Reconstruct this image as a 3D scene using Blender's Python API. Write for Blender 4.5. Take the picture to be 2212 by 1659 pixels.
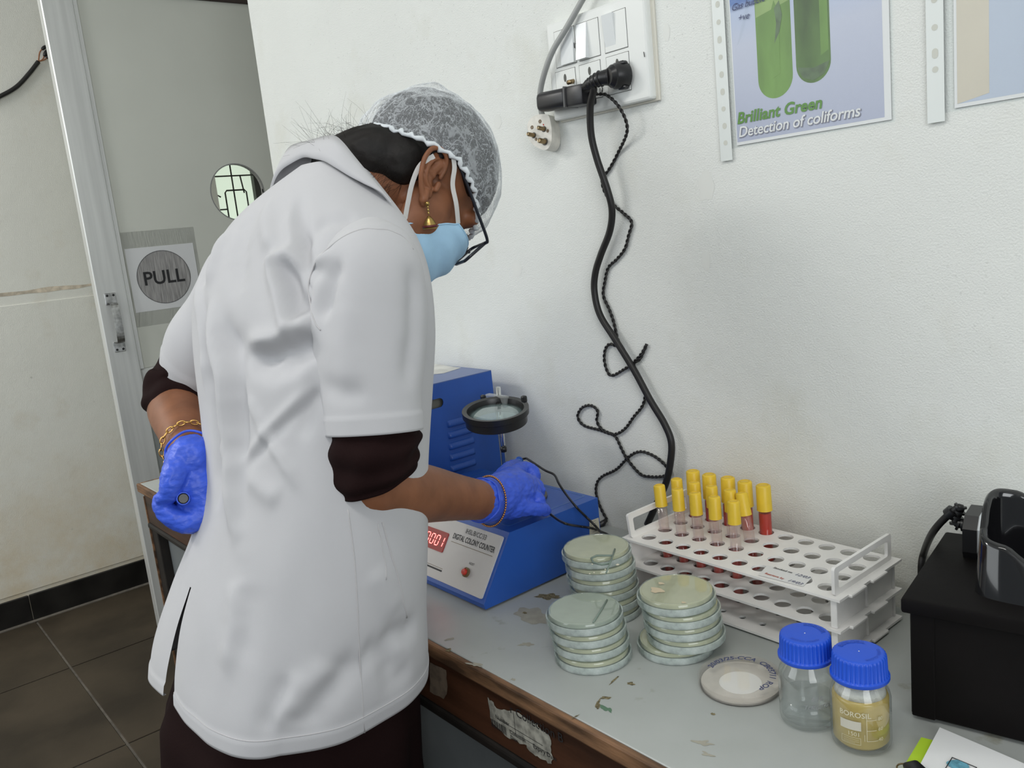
import bpy, bmesh, math, random
import numpy as np
from mathutils import Vector, Matrix, noise as mnoise

# ------------------------------------------------------------------ scene, camera, light
for o in list(bpy.data.objects):
    bpy.data.objects.remove(o)
scene = bpy.context.scene
COL = scene.collection
rnd = random.Random(7)

W, H, FPX = 2212.0, 1659.0, 1841.4
YAW, PITCH, ROLL = 0.889257, 0.184607, -0.103284
CAM = np.array([0.0, -1.018, 1.30])
_f = np.array([-math.sin(YAW) * math.cos(PITCH), math.cos(YAW) * math.cos(PITCH), -math.sin(PITCH)])
_r = np.array([math.cos(YAW), math.sin(YAW), 0.0])
_u = np.cross(_r, _f)
CR = _r * math.cos(ROLL) + _u * math.sin(ROLL)
CU = -_r * math.sin(ROLL) + _u * math.cos(ROLL)
CF = _f
cam_data = bpy.data.cameras.new('camera')
cam_data.sensor_fit = 'HORIZONTAL'
cam_data.sensor_width = 36.0
cam_data.lens = FPX / W * 36.0
cam_data.clip_start = 0.02
cam = bpy.data.objects.new('camera', cam_data)
COL.objects.link(cam)
mw = Matrix.Identity(4)
for i in range(3):
    mw[i][0], mw[i][1], mw[i][2], mw[i][3] = CR[i], CU[i], -CF[i], CAM[i]
cam.matrix_world = mw
scene.camera = cam

scene.view_settings.view_transform = 'Standard'
scene.view_settings.look = 'None'
scene.view_settings.gamma = 1.0
scene.view_settings.use_curve_mapping = False
scene.view_settings.exposure = 0.0

world = bpy.data.worlds.new('world')
scene.world = world
world.use_nodes = True
world.node_tree.nodes['Background'].inputs[0].default_value = (0.86, 0.95, 1.0, 1)
world.node_tree.nodes['Background'].inputs[1].default_value = 0.24


def area(name, loc, target, sx, sy, power, col):
    l = bpy.data.lights.new(name, 'AREA')
    l.shape = 'RECTANGLE'; l.size = sx; l.size_y = sy
    l.energy = power; l.color = col
    o = bpy.data.objects.new(name, l); COL.objects.link(o)
    o.location = loc
    o.rotation_euler = (Vector(target) - Vector(loc)).to_track_quat('-Z', 'Y').to_euler()
    return o

area('window_daylight', (-2.0, -2.9, 2.0), (-0.9, 0.0, 1.1), 1.8, 1.5, 21.0, (0.93, 0.98, 1.0))
area('fill_light_right', (2.2, -2.0, 1.9), (-0.8, -0.2, 1.2), 1.6, 1.4, 40.0, (0.95, 0.98, 1.0))  # added fill, no window there: brightens the sleeve and right wall
area('fill_light_door', (-2.9, -2.2, 2.75), (-3.1, -1.2, 0.0), 1.2, 0.3, 30.0, (1.0, 0.98, 0.95))  # added fill, no known tube: lifts the left wall and door
area('ceiling_tube_light', (-0.3, -1.3, 2.75), (-0.5, -0.9, 0.0), 1.2, 0.3, 12.0, (1.0, 0.98, 0.94))


# ------------------------------------------------------------------ measuring helpers (design-time unprojection to real planes)
def ray(x, y):
    return CF + CR * ((x - W / 2) / FPX) - CU * ((y - H / 2) / FPX)

def on(x, y, ax, v):
    d = ray(x, y); t = (v - CAM[ax]) / d[ax]
    return CAM + d * t

def at(x, y, dist):
    d = ray(x, y)
    return CAM + d / np.linalg.norm(d) * dist

def proj(P):
    v = np.asarray(P, float) - CAM
    z = v @ CF
    return np.stack([W / 2 + FPX * (v @ CR) / z, H / 2 - FPX * (v @ CU) / z, z], -1)


# ------------------------------------------------------------------ materials
MATS = {}

def nodes_of(name):
    m = bpy.data.materials.new(name); m.use_nodes = True
    nt = m.node_tree
    return m, nt, nt.nodes['Principled BSDF']

def mat(name, col, rough=0.5, metal=0.0, var=0.0, vscale=8.0, bump=0.0, bscale=40.0, bdetail=4.0, spec=0.5, stretch=None, emit=None, estr=0.0, coat=0.0, col2=None, bdist=0.002, sheen=0.0):
    if name in MATS:
        return MATS[name]
    m, nt, b = nodes_of(name)
    b.inputs['Base Color'].default_value = (*col, 1)
    b.inputs['Roughness'].default_value = rough
    b.inputs['Metallic'].default_value = metal
    b.inputs['Specular IOR Level'].default_value = spec
    b.inputs['Coat Weight'].default_value = coat
    b.inputs['Sheen Weight'].default_value = sheen
    if emit:
        b.inputs['Emission Color'].default_value = (*emit, 1)
        b.inputs['Emission Strength'].default_value = estr
    tc = nt.nodes.new('ShaderNodeTexCoord')
    src = tc.outputs['Object']
    if stretch:
        mp = nt.nodes.new('ShaderNodeMapping'); mp.inputs['Scale'].default_value = stretch
        nt.links.new(src, mp.inputs[0]); src = mp.outputs[0]
    if var > 0 or col2:
        n = nt.nodes.new('ShaderNodeTexNoise'); n.inputs['Scale'].default_value = vscale; n.inputs['Detail'].default_value = 5
        nt.links.new(src, n.inputs['Vector'])
        r = nt.nodes.new('ShaderNodeValToRGB')
        c2 = col2 if col2 else tuple(max(0, c * (1 - var)) for c in col)
        c1 = col if col2 else tuple(min(1, c * (1 + var * .5)) for c in col)
        r.color_ramp.elements[0].color = (*c2, 1); r.color_ramp.elements[0].position = 0.35
        r.color_ramp.elements[1].color = (*c1, 1); r.color_ramp.elements[1].position = 0.65
        nt.links.new(n.outputs['Fac'], r.inputs[0]); nt.links.new(r.outputs[0], b.inputs['Base Color'])
    if bump > 0:
        n = nt.nodes.new('ShaderNodeTexNoise'); n.inputs['Scale'].default_value = bscale; n.inputs['Detail'].default_value = bdetail
        nt.links.new(src, n.inputs['Vector'])
        bp = nt.nodes.new('ShaderNodeBump'); bp.inputs['Strength'].default_value = bump; bp.inputs['Distance'].default_value = bdist
        nt.links.new(n.outputs['Fac'], bp.inputs['Height']); nt.links.new(bp.outputs[0], b.inputs['Normal'])
    MATS[name] = m
    return m

def plaster(name, base, stain, speck=0.5, bump=0.6, stain_lo=0.55, low_stain=None):
    """painted plaster: uneven paint, scattered stains with their own shapes, pits and trowel relief"""
    m, nt, b = nodes_of(name)
    b.inputs['Roughness'].default_value = 0.75
    b.inputs['Specular IOR Level'].default_value = 0.25
    N = nt.nodes.new; Lk = nt.links.new
    tc = N('ShaderNodeTexCoord'); src = tc.outputs['Object']
    def noise(sc, det=4, rough=.55):
        n = N('ShaderNodeTexNoise'); n.inputs['Scale'].default_value = sc; n.inputs['Detail'].default_value = det
        n.inputs['Roughness'].default_value = rough; Lk(src, n.inputs['Vector']); return n.outputs['Fac']
    def ramp(f, lo, hi):
        r = N('ShaderNodeMapRange'); r.inputs[1].default_value = lo; r.inputs[2].default_value = hi; Lk(f, r.inputs[0]); return r.outputs[0]
    def mix(fac, a, bb):
        x = N('ShaderNodeMix'); x.data_type = 'RGBA'
        Lk(fac, x.inputs[0])
        for sock, v in ((x.inputs[6], a), (x.inputs[7], bb)):
            if isinstance(v, tuple): sock.default_value = (*v, 1)
            else: Lk(v, sock)
        return x.outputs[2]
    def mul(a, v):
        x = N('ShaderNodeMath'); x.operation = 'MULTIPLY'; Lk(a, x.inputs[0])
        if isinstance(v, float): x.inputs[1].default_value = v
        else: Lk(v, x.inputs[1])
        return x.outputs[0]
    c = mix(ramp(noise(2.2, 6), .35, .7), base, tuple(x * .95 for x in base))
    c = mix(mul(ramp(noise(5.5, 7, .65), stain_lo, .78), .55), c, stain)
    if low_stain:
        sep = N('ShaderNodeSeparateXYZ'); Lk(src, sep.inputs[0])
        lowf = ramp(sep.outputs[2], low_stain[1], low_stain[2])
        c = mix(mul(lowf, ramp(noise(4, 6, .7), .3, .7)), c, low_stain[0])
    vor = N('ShaderNodeTexVoronoi'); vor.inputs['Scale'].default_value = 16; Lk(src, vor.inputs['Vector'])
    sp = N('ShaderNodeMapRange'); sp.inputs[1].default_value = .10; sp.inputs[2].default_value = .04; Lk(vor.outputs['Distance'], sp.inputs[0])
    c = mix(mul(mul(sp.outputs[0], ramp(noise(9, 2), .6, .72)), speck), c, (.33, .33, .27))
    v2 = N('ShaderNodeTexVoronoi'); v2.inputs['Scale'].default_value = 95; Lk(src, v2.inputs['Vector'])
    s2 = N('ShaderNodeMapRange'); s2.inputs[1].default_value = .16; s2.inputs[2].default_value = .07; Lk(v2.outputs['Distance'], s2.inputs[0])
    c = mix(mul(mul(s2.outputs[0], ramp(noise(1.6, 3), .42, .62)), speck * .9), c, tuple(x * .62 for x in base))
    Lk(c, b.inputs['Base Color'])
    b1 = N('ShaderNodeBump'); b1.inputs['Strength'].default_value = bump; b1.inputs['Distance'].default_value = .004
    Lk(noise(420, 2), b1.inputs['Height'])
    b2 = N('ShaderNodeBump'); b2.inputs['Strength'].default_value = .16; b2.inputs['Distance'].default_value = .02
    Lk(noise(7, 5), b2.inputs['Height']); Lk(b1.outputs[0], b2.inputs['Normal'])
    Lk(b2.outputs[0], b.inputs['Normal'])
    MATS[name] = m
    return m

def thin_glass(name, tint=(1, 1, 1), body=(0.8, 0.85, 0.82), bodymix=0.1, gloss=0.05, noise_scale=None, edge=0.35, base=.04):
    """thin clear walls: transparent, a fresnel gloss and a little milky body"""
    m = bpy.data.materials.new(name); m.use_nodes = True
    nt = m.node_tree; nt.nodes.clear(); N = nt.nodes.new; Lk = nt.links.new
    out = N('ShaderNodeOutputMaterial')
    tr = N('ShaderNodeBsdfTransparent'); tr.inputs[0].default_value = (*tint, 1)
    df = N('ShaderNodeBsdfPrincipled'); df.inputs['Base Color'].default_value = (*body, 1); df.inputs['Roughness'].default_value = .3
    gl = N('ShaderNodeBsdfGlossy'); gl.inputs['Roughness'].default_value = gloss
    lw = N('ShaderNodeLayerWeight'); lw.inputs[0].default_value = .35
    m1 = N('ShaderNodeMixShader'); m1.inputs[0].default_value = bodymix
    if noise_scale:
        tc = N('ShaderNodeTexCoord'); n = N('ShaderNodeTexNoise'); n.inputs['Scale'].default_value = noise_scale; n.inputs['Detail'].default_value = 5
        Lk(tc.outputs['Object'], n.inputs['Vector'])
        mr = N('ShaderNodeMapRange'); mr.inputs[1].default_value = .35; mr.inputs[2].default_value = .7
        mr.inputs[3].default_value = bodymix * .5; mr.inputs[4].default_value = min(1, bodymix * 1.5)
        Lk(n.outputs['Fac'], mr.inputs[0]); Lk(mr.outputs[0], m1.inputs[0])
    Lk(tr.outputs[0], m1.inputs[1]); Lk(df.outputs[0], m1.inputs[2])
    mm = N('ShaderNodeMath'); mm.operation = 'MULTIPLY'; mm.inputs[1].default_value = edge
    Lk(lw.outputs['Facing'], mm.inputs[0])
    ad = N('ShaderNodeMath'); ad.operation = 'ADD'; ad.inputs[1].default_value = base; Lk(mm.outputs[0], ad.inputs[0])
    m2 = N('ShaderNodeMixShader'); Lk(ad.outputs[0], m2.inputs[0]); Lk(m1.outputs[0], m2.inputs[1]); Lk(gl.outputs[0], m2.inputs[2])
    Lk(m2.outputs[0], out.inputs[0])
    MATS[name] = m
    return m


# ------------------------------------------------------------------ mesh helpers
class G:
    """collects verts and faces in world coordinates"""
    def __init__(s): s.v = []; s.f = []
    def add(s, vs, fs):
        n = len(s.v); s.v += [tuple(map(float, p)) for p in vs]; s.f += [tuple(i + n for i in q) for q in fs]; return s
    def box(s, c, d, bev=0.0, rz=0.0, seg=1, M=None):
        bm = bmesh.new(); bmesh.ops.create_cube(bm, size=1)
        for v in bm.verts: v.co = Vector((v.co.x * d[0], v.co.y * d[1], v.co.z * d[2]))
        if bev > 0: bmesh.ops.bevel(bm, geom=bm.edges[:], offset=bev, segments=seg, affect='EDGES', profile=.5)
        R = Matrix.Rotation(rz, 3, 'Z') if M is None else M
        bm.verts.index_update()
        s.add([R @ v.co + Vector(c) for v in bm.verts], [[v.index for v in f.verts] for f in bm.faces]); bm.free(); return s
    def b2(s, lo, hi, bev=0.0, seg=1):
        lo = np.array(lo, float); hi = np.array(hi, float)
        return s.box((lo + hi) / 2, np.abs(hi - lo), bev, 0, seg)
    def lathe(s, prof, c=(0, 0, 0), n=32, ax=None, closed=False):
        """prof: (radius, height) list, revolved about axis ax through c"""
        ax = np.array((0, 0, 1.0) if ax is None else ax, float); ax /= np.linalg.norm(ax)
        t = np.array((1.0, 0, 0)) if abs(ax[0]) < .8 else np.array((0, 1.0, 0))
        e1 = np.cross(ax, t); e1 /= np.linalg.norm(e1); e2 = np.cross(ax, e1)
        vs = []; fs = []; m = len(prof)
        for r, h in prof:
            for k in range(n):
                a = 2 * math.pi * k / n
                vs.append(np.array(c) + ax * h + (e1 * math.cos(a) + e2 * math.sin(a)) * r)
        for i in range(m if closed else m - 1):
            j = (i + 1) % m
            for k in range(n):
                k2 = (k + 1) % n
                fs.append((i * n + k, i * n + k2, j * n + k2, j * n + k))
        if not closed:
            if prof[0][0] > 1e-6: fs.append(tuple(range(n))[::-1])
            if prof[-1][0] > 1e-6: fs.append(tuple(range((m - 1) * n, m * n)))
        return s.add(vs, fs)
    def tube(s, pts, r, n=8, cap=True):
        pts = np.array(pts, float); m = len(pts)
        rr = np.full(m, r) if np.isscalar(r) else np.array(r, float)
        T = np.gradient(pts, axis=0); T /= np.linalg.norm(T, axis=1)[:, None] + 1e-12
        up = np.array((0, 0, 1.0)) if abs(T[0][2]) < .9 else np.array((1.0, 0, 0))
        e = np.cross(T[0], up); e /= np.linalg.norm(e)
        vs = []; fs = []
        for i in range(m):
            e = e - T[i] * (e @ T[i]); e /= np.linalg.norm(e); g = np.cross(T[i], e)
            for k in range(n):
                a = 2 * math.pi * k / n
                vs.append(pts[i] + (e * math.cos(a) + g * math.sin(a)) * rr[i])
        for i in range(m - 1):
            for k in range(n):
                k2 = (k + 1) % n
                fs.append((i * n + k, (i + 1) * n + k, (i + 1) * n + k2, i * n + k2))
        if cap:
            fs.append(tuple(range(n))); fs.append(tuple(range((m - 1) * n, m * n))[::-1])
        return s.add(vs, fs)
    def grid(s, P, loop=False):
        P = np.asarray(P, float); a, b = P.shape[:2]
        fs = []
        for i in range(a - 1):
            for j in range(b if loop else b - 1):
                k = (j + 1) % b
                fs.append((i * b + j, i * b + k, (i + 1) * b + k, (i + 1) * b + j))
        return s.add(P.reshape(-1, 3), fs)
    def prism(s, outline, o, ex, ey, ez, th):
        """outline (2-D, ccw) in frame (o, ex, ey) extruded th along ez"""
        o, ex, ey, ez = (np.array(q, float) for q in (o, ex, ey, ez))
        n = len(outline)
        A = [o + ex * x + ey * y for x, y in outline]; B = [p + ez * th for p in A]
        fs = [tuple(range(n))[::-1], tuple(range(n, 2 * n))] + [(i, (i + 1) % n, n + (i + 1) % n, n + i) for i in range(n)]
        return s.add(A + B, fs)

ORG = {}

def link(o, parent):
    COL.objects.link(o)
    if parent is not None: o.parent = parent
    return o

def org(o):
    p = np.zeros(3)
    while o is not None:
        p = p + np.array(o.location); o = o.parent
    return p

def mk(name, g, material, parent=None, smooth=False, loc=None, angle=None, fixn=True):
    """links the geometry of g (world coordinates) as one mesh object; loc = its origin when top-level"""
    me = bpy.data.meshes.new(name)
    base = np.zeros(3)
    o = bpy.data.objects.new(name, me)
    if parent is not None: base = org(parent)
    elif loc is not None:
        base = np.array(loc, float); o.location = loc
    V = np.array(g.v, float).reshape(-1, 3) - base
    me.from_pydata(V.tolist(), [], g.f)
    if fixn:
        bm = bmesh.new(); bm.from_mesh(me); bmesh.ops.recalc_face_normals(bm, faces=bm.faces[:]); bm.to_mesh(me); bm.free()
    me.materials.append(material)
    if smooth: me.shade_smooth()
    if angle is not None:
        me.shade_smooth(); me.set_sharp_from_angle(angle=math.radians(angle))
    me.update()
    return link(o, parent)

def thing(name, loc, label, cat, group=None, parent=None):
    o = bpy.data.objects.new(name, None); o.empty_display_size = .02
    COL.objects.link(o); o.location = loc
    tag(o, label, cat, group)
    return o

def tag(o, label, cat, group=None):
    o['label'] = label; o['category'] = cat
    if group: o['group'] = group
    return o

def structure(o, label=None, cat=None):
    o['kind'] = 'structure'
    if label: o['label'] = label
    if cat: o['category'] = cat
    return o

def copy_tree(root, loc, label=None, rot=None):
    c = root.copy(); COL.objects.link(c); c.location = loc
    if rot is not None: c.rotation_euler = rot
    if label: c['label'] = label
    for ch in list(root.children):
        d = ch.copy(); COL.objects.link(d); d.parent = c
        for g in list(ch.children):
            e = g.copy(); COL.objects.link(e); e.parent = d
    return c

def crom(pts, n=8, closed=False):
    """Catmull-Rom through pts"""
    P = np.array(pts, float)
    if closed: Q = np.vstack([P[-1], P, P[0], P[1]])
    else: Q = np.vstack([2 * P[0] - P[1], P, 2 * P[-1] - P[-2]])
    out = []
    for i in range(1, len(Q) - 2):
        a, b, c, d = Q[i - 1], Q[i], Q[i + 1], Q[i + 2]
        for k in range(n):
            t = k / n
            out.append(.5 * ((2 * b) + (-a + c) * t + (2 * a - 5 * b + 4 * c - d) * t * t + (-a + 3 * b - 3 * c + d) * t ** 3))
    if not closed: out.append(Q[-2])
    return np.array(out)

_TXT = {}
def text2d(s, size=1.0, bold=0.0, shear=0.0, spacing=1.0, align='LEFT'):
    """flat letters as (verts2d, faces), cap height about 0.7*size"""
    cu = bpy.data.curves.new('t', 'FONT'); cu.body = s; cu.size = size; cu.offset = bold; cu.shear = shear
    cu.space_character = spacing; cu.align_x = align; cu.resolution_u = 3; cu.fill_mode = 'FRONT'
    ob = bpy.data.objects.new('t', cu); COL.objects.link(ob)
    dg = bpy.context.evaluated_depsgraph_get()
    me = ob.evaluated_get(dg).to_mesh()
    V = np.array([v.co[:2] for v in me.vertices]); Fc = [tuple(p.vertices) for p in me.polygons]
    ob.evaluated_get(dg).to_mesh_clear()
    bpy.data.objects.remove(ob); bpy.data.curves.remove(cu)
    return V, Fc

def lettering(s, o, ex, ey, size, material, parent, name='lettering', off=None, **kw):
    """letters lying on a plane: origin o, unit axes ex, ey"""
    V, Fc = text2d(s, size, **kw)
    o, ex, ey = (np.array(q, float) for q in (o, ex, ey))
    nz = np.cross(ex, ey); nz /= np.linalg.norm(nz)
    g = G().add([o + ex * x + ey * y + nz * (off if off else .0003) for x, y in V], Fc)
    return mk(name, g, material, parent, fixn=False)

def circle(r, n=24, cx=0, cy=0, a0=0, a1=2 * math.pi, ry=None):
    ry = r if ry is None else ry
    full = abs(a1 - a0 - 2 * math.pi) < 1e-6
    m = n if full else n + 1
    return [(cx + r * math.cos(a0 + (a1 - a0) * k / n), cy + ry * math.sin(a0 + (a1 - a0) * k / n)) for k in range(m)]

def rrect(x0, y0, x1, y1, r, n=4):
    o = []
    for cx, cy, a in ((x1 - r, y0 + r, -90), (x1 - r, y1 - r, 0), (x0 + r, y1 - r, 90), (x0 + r, y0 + r, 180)):
        for k in range(n + 1):
            t = math.radians(a + 90 * k / n); o.append((cx + r * math.cos(t), cy + r * math.sin(t)))
    return o

def ringplate(outer, inner, o, ex, ey, ez, th):
    """plate with one hole: outer and inner outlines with the same count"""
    o, ex, ey, ez = (np.array(q, float) for q in (o, ex, ey, ez)); n = len(outer)
    P = [o + ex * x + ey * y for x, y in outer] + [o + ex * x + ey * y for x, y in inner]
    Q = [p + ez * th for p in P]; fs = []
    for i in range(n):
        j = (i + 1) % n
        fs += [(i, n + i, n + j, j), (2 * n + i, 2 * n + j, 3 * n + j, 3 * n + i), (i, j, 2 * n + j, 2 * n + i), (n + i, 3 * n + i, 3 * n + j, n + j)]
    return P + Q, fs

X3, Y3, Z3 = np.eye(3)
ZT = 0.76      # table top height

# ------------------------------------------------------------------ the setting
m_wall = plaster('white_plaster', (.80, .82, .79), (.66, .66, .58), bump=.28, low_stain=((.62, .60, .52), 1.0, .72))
m_wall_l = plaster('beige_plaster', (.80, .80, .735), (.66, .60, .48), bump=.35, low_stain=((.66, .55, .37), .75, .12))
m_ceil = mat('ceiling_paint', (.8, .8, .78), .8)
m_base = mat('black_skirting_stone', (.012, .011, .010), .35, var=.6, vscale=9, bump=.2, bscale=30)
m_tile = mat('dark_floor_stone', (.054, .042, .028), .65, spec=.25, var=.35, vscale=4, bump=.35, bscale=60, bdist=.001)
m_grout = mat('floor_grout', (.13, .115, .095), .8, var=.3, vscale=30)
m_alu = mat('aluminium', (.74, .75, .73), .40, .35, var=.1, vscale=5, stretch=(8, 8, .4), bump=.05, bscale=60)
m_panel = mat('pale_green_door_panel', (.72, .735, .66), .45, var=.05, vscale=2)
m_panel_g = mat('grey_door_panel', (.35, .37, .36), .5)
m_paper = mat('white_paper', (.78, .79, .79), .6)
m_ink = mat('black_ink', (.02, .02, .022), .6)
m_steel = mat('worn_steel', (.6, .6, .6), .3, 1.0, var=.4, vscale=60)
m_black = mat('black_plastic', (.012, .012, .013), .35)
m_rubber = mat('black_cable_rubber', (.012, .011, .011), .45)

XL, XW, YB = -3.6, -2.155, 1.6
wb = mk('wall_back', G().b2((XW, 0, 0), (2.4, .12, 2.9)), m_wall, loc=(XW, 0, 0))
structure(wb, 'white painted plaster wall behind the laboratory bench', 'wall')
cw = on(514, 415, 0, XL)
wy0, wy1, wz0, wz1 = cw[1] - .09, cw[1] + .17, cw[2] - .30, cw[2] + .22
g = G()
for lo, hi in (((XL - .15, -3.4, 0), (XL, wy0, 2.9)), ((XL - .15, wy1, 0), (XL, YB, 2.9)),
               ((XL - .15, wy0, 0), (XL, wy1, wz0)), ((XL - .15, wy0, wz1), (XL, wy1, 2.9))):
    g.b2(lo, hi)
wl = mk('wall_left', g, m_wall_l, loc=(XL, 0, 0))
structure(wl, 'beige stained plaster wall behind the open door', 'wall')
# lap of older paint and a ledge line across the left wall
a = on(0, 655, 0, XL); b = on(225, 626, 0, XL)
g = G().b2((XL, -2.6, .12), (XL + .004, b[1] + .05, a[2] - .012), .0015)
mk('dado_paint_layer', g, m_wall_l, wl)
yy = np.linspace(b[1] - .02, -1.4, 60)
edge_z = a[2] + .030
pts = [(XL + .0006, y, edge_z + .006 + .012 * mnoise.noise(Vector((y * 9, 1, 0)))) for y in yy] + [(XL + .0006, y, edge_z - .008 + .008 * mnoise.noise(Vector((y * 12, 5, 0)))) for y in yy[::-1]]
mk('rusty_crack_stain', G().add(pts, [tuple(range(len(pts)))]), mat('ochre_crack_stain', (.66, .58, .46), .8, var=.35, vscale=40), wl, fixn=False)
wp = mk('wall_passage', G().b2((XL - .15, YB, 0), (XW + 1.2, YB + .1, 2.9)), m_wall_l, loc=(XL, YB, 0))
structure(wp, 'plain wall closing the passage behind the door', 'wall')
ce = mk('ceiling', G().b2((XL - .15, -3.4, 2.9), (2.4, YB + .1, 3.0)), m_ceil, loc=(0, 0, 2.9))
structure(ce, 'plain white ceiling above the laboratory', 'ceiling')

# floor: stone slabs on a grout bed
fl = mk('floor', G().b2((XL - .15, -3.4, -.05), (2.4, YB + .1, -.004)), m_grout, loc=(0, 0, -.05))
structure(fl, 'dark grey stone floor slabs with pale joints', 'floor')
TS = .64
first = None
for i in range(-1, 9):
    for j in range(-4, 4):
        x0 = -3.69 + i * TS + .64; y0 = -.56 + j * TS
        x1 = x0 + TS; y1 = y0 + TS
        lo = (max(x0, XL) + .0035, max(y0, -3.4) + .0035, -.004); hi = (min(x1, 2.4) - .0035, min(y1, YB) - .0035, rnd.uniform(-.0004, .0004))
        if hi[0] - lo[0] < .03 or hi[1] - lo[1] < .03: continue
        mk('floor_slab', G().b2(lo, hi, .0015), m_tile, fl)

# black stone skirting along the left wall
zb = on(150, 1259, 0, XL + .012)[2]
bb = thing('baseboard_left', (XL, -1, 0), 'black stone skirting along the foot of the beige wall', 'skirting')
bb['kind'] = 'structure'
ys = [-3.4, -2.4, -1.5, on(66, 1310, 0, XL)[1], .45, YB]
for k in range(len(ys) - 1):
    mk('skirting_slab', G().b2((XL, ys[k] + .0015, 0), (XL + .012, ys[k + 1] - .0015, zb), .002), m_base, bb)
g = G().b2((XL, -3.4, -.003), (XL + .022, YB, .006), .003)
mk('skirting_mortar', g, m_grout, bb)

# window in the left wall, seen through the round hole in the door
m_pane = mat('bright_window_pane', (.6, .7, .6), .3, var=.2, vscale=6, emit=(.80, .93, .76), estr=.72)
win = thing('window_1', (XL, (wy0 + wy1) / 2, wz0), 'bright window with black grille seen through the round door opening', 'window')
win['kind'] = 'structure'
mk('window_pane', G().b2((XL - .14, wy0, wz0), (XL - .13, wy1, wz1)), m_pane, win)
mf = mat('dark_window_frame', (.05, .05, .045), .5)
g = G()
for lo, hi in (((wy0, wz0), (wy0 + .02, wz1)), ((wy1 - .05, wz0), (wy1, wz1)), ((wy0, wz0), (wy1, wz0 + .02)), ((wy0, wz1 - .02), (wy1, wz1))):
    g.b2((XL - .12, lo[0], lo[1]), (XL - .09, hi[0], hi[1]))
mk('window_frame', g, mf, win)
cy, cz = cw[1], cw[2]
bars = [[(cy - .068, cz + .09), (cy - .068, cz - .0), (cy - .05, cz - .012)], [(cy + .012, wz1), (cy + .012, wz0)],
        [(wy0, cz + .075), (wy1, cz + .075)], [(wy0, cz - .065), (cy - .03, cz - .065)],
        [(cy - .028, cz - .30), (cy - .028, cz + .005), (cy - .02, cz + .014), (cy + .06, cz + .014), (cy + .068, cz + .005), (cy + .068, cz - .3)],
        [(cy + .05, cz + .075), (cy + .058, cz + .0)]]
for bpts in bars:
    mk('grille_bar', G().tube([(XL - .07, p[0], p[1]) for p in bpts], .0035, 6), mf, win, True)

# open aluminium door leaf with handle, porthole, notice
XD = -3.05
dl = on(93, 0, 0, XD)[1]; dl2 = on(234, 800, 0, XD)[1]; dyl = (dl + dl2) / 2
ds = on(161, 0, 0, XD)[1]; ds2 = on(272, 640, 0, XD)[1]; dys = (ds + ds2) / 2
dyr = dyl + .86
ztop = on(480, 3, 0, XD)[2]
zr1 = on(330, 793, 0, XD)[2]; zr0 = on(330, 853, 0, XD)[2]
door = thing('door_1', (XD, dyl, 0), 'open aluminium framed door with pale green panel and round window hole', 'door')
door['kind'] = 'structure'
TH = .04
mk('stile', G().b2((XD - TH, dyl, .01), (XD, dys, ztop + .09), .003), m_alu, door)
mk('stile', G().b2((XD - TH, dyr - .09, .01), (XD, dyr, ztop + .09), .003), m_alu, door)
mk('top_rail', G().b2((XD - TH, dys, ztop), (XD - .002, dyr - .09, ztop + .09), .002), mat('dark_brown_rail', (.05, .035, .03), .5), door)
mk('middle_rail', G().b2((XD - TH, dys, zr0), (XD - .004, dyr - .09, zr1), .006), m_alu, door)
mk('bottom_rail', G().b2((XD - TH, dys, .01), (XD - .004, dyr - .09, .11), .004), m_alu, door)
mk('glazing_bead', G().b2((XD - .016, dys, zr1), (XD - .002, dys + .012, ztop), .001), m_alu, door)
mk('lower_panel', G().b2((XD - .028, dys, .11), (XD - .018, dyr - .09, zr0)), m_panel_g, door)
# upper panel with a real round hole
hc = on(514, 415, 0, XD - .012)
hr = .5 * abs(on(570, 415, 0, XD - .012)[1] - on(457, 415, 0, XD - .012)[1])
n = 48
circ = [(hc[1] + hr * math.cos(2 * math.pi * (k + .5) / n + math.pi / 4), hc[2] + hr * math.sin(2 * math.pi * (k + .5) / n + math.pi / 4)) for k in range(n)]
def rectpt(ang, y0, y1, z0, z1, cy, cz):
    c, s = math.cos(ang), math.sin(ang)
    t = min([((y1 - cy) / c if c > 1e-9 else 1e9), ((y0 - cy) / c if c < -1e-9 else 1e9), ((z1 - cz) / s if s > 1e-9 else 1e9), ((z0 - cz) / s if s < -1e-9 else 1e9)])
    return (cy + c * t, cz + s * t)
py0, py1, pz0, pz1 = dys + .004, dyr - .095, zr1 + .001, ztop
angs = [2 * math.pi * (k + .5) / n + math.pi / 4 for k in range(n)]
corner = [math.atan2(z - hc[2], y - hc[1]) for y, z in ((py1, pz1), (py0, pz1), (py0, pz0), (py1, pz0))]
allang = sorted({(a_ + 2 * math.pi) % (2 * math.pi) for a_ in angs + corner})
inner = [(hc[1] + hr * math.cos(a_), hc[2] + hr * math.sin(a_)) for a_ in allang]
outer = [rectpt(a_, py0, py1, pz0, pz1, hc[1], hc[2]) for a_ in allang]
P, fs = ringplate(outer, inner, (XD - .022, 0, 0), Y3, Z3, X3, .01)
mk('upper_panel', G().add(P, fs), m_panel, door)
P, fs = ringplate([(hc[1] + (hr + .004) * math.cos(a_), hc[2] + (hr + .004) * math.sin(a_)) for a_ in allang], inner, (XD - .03, 0, 0), Y3, Z3, X3, .0185)
mk('porthole_rim', G().add(P, fs), mat('grey_rim', (.3, .3, .29), .4), door)
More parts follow.
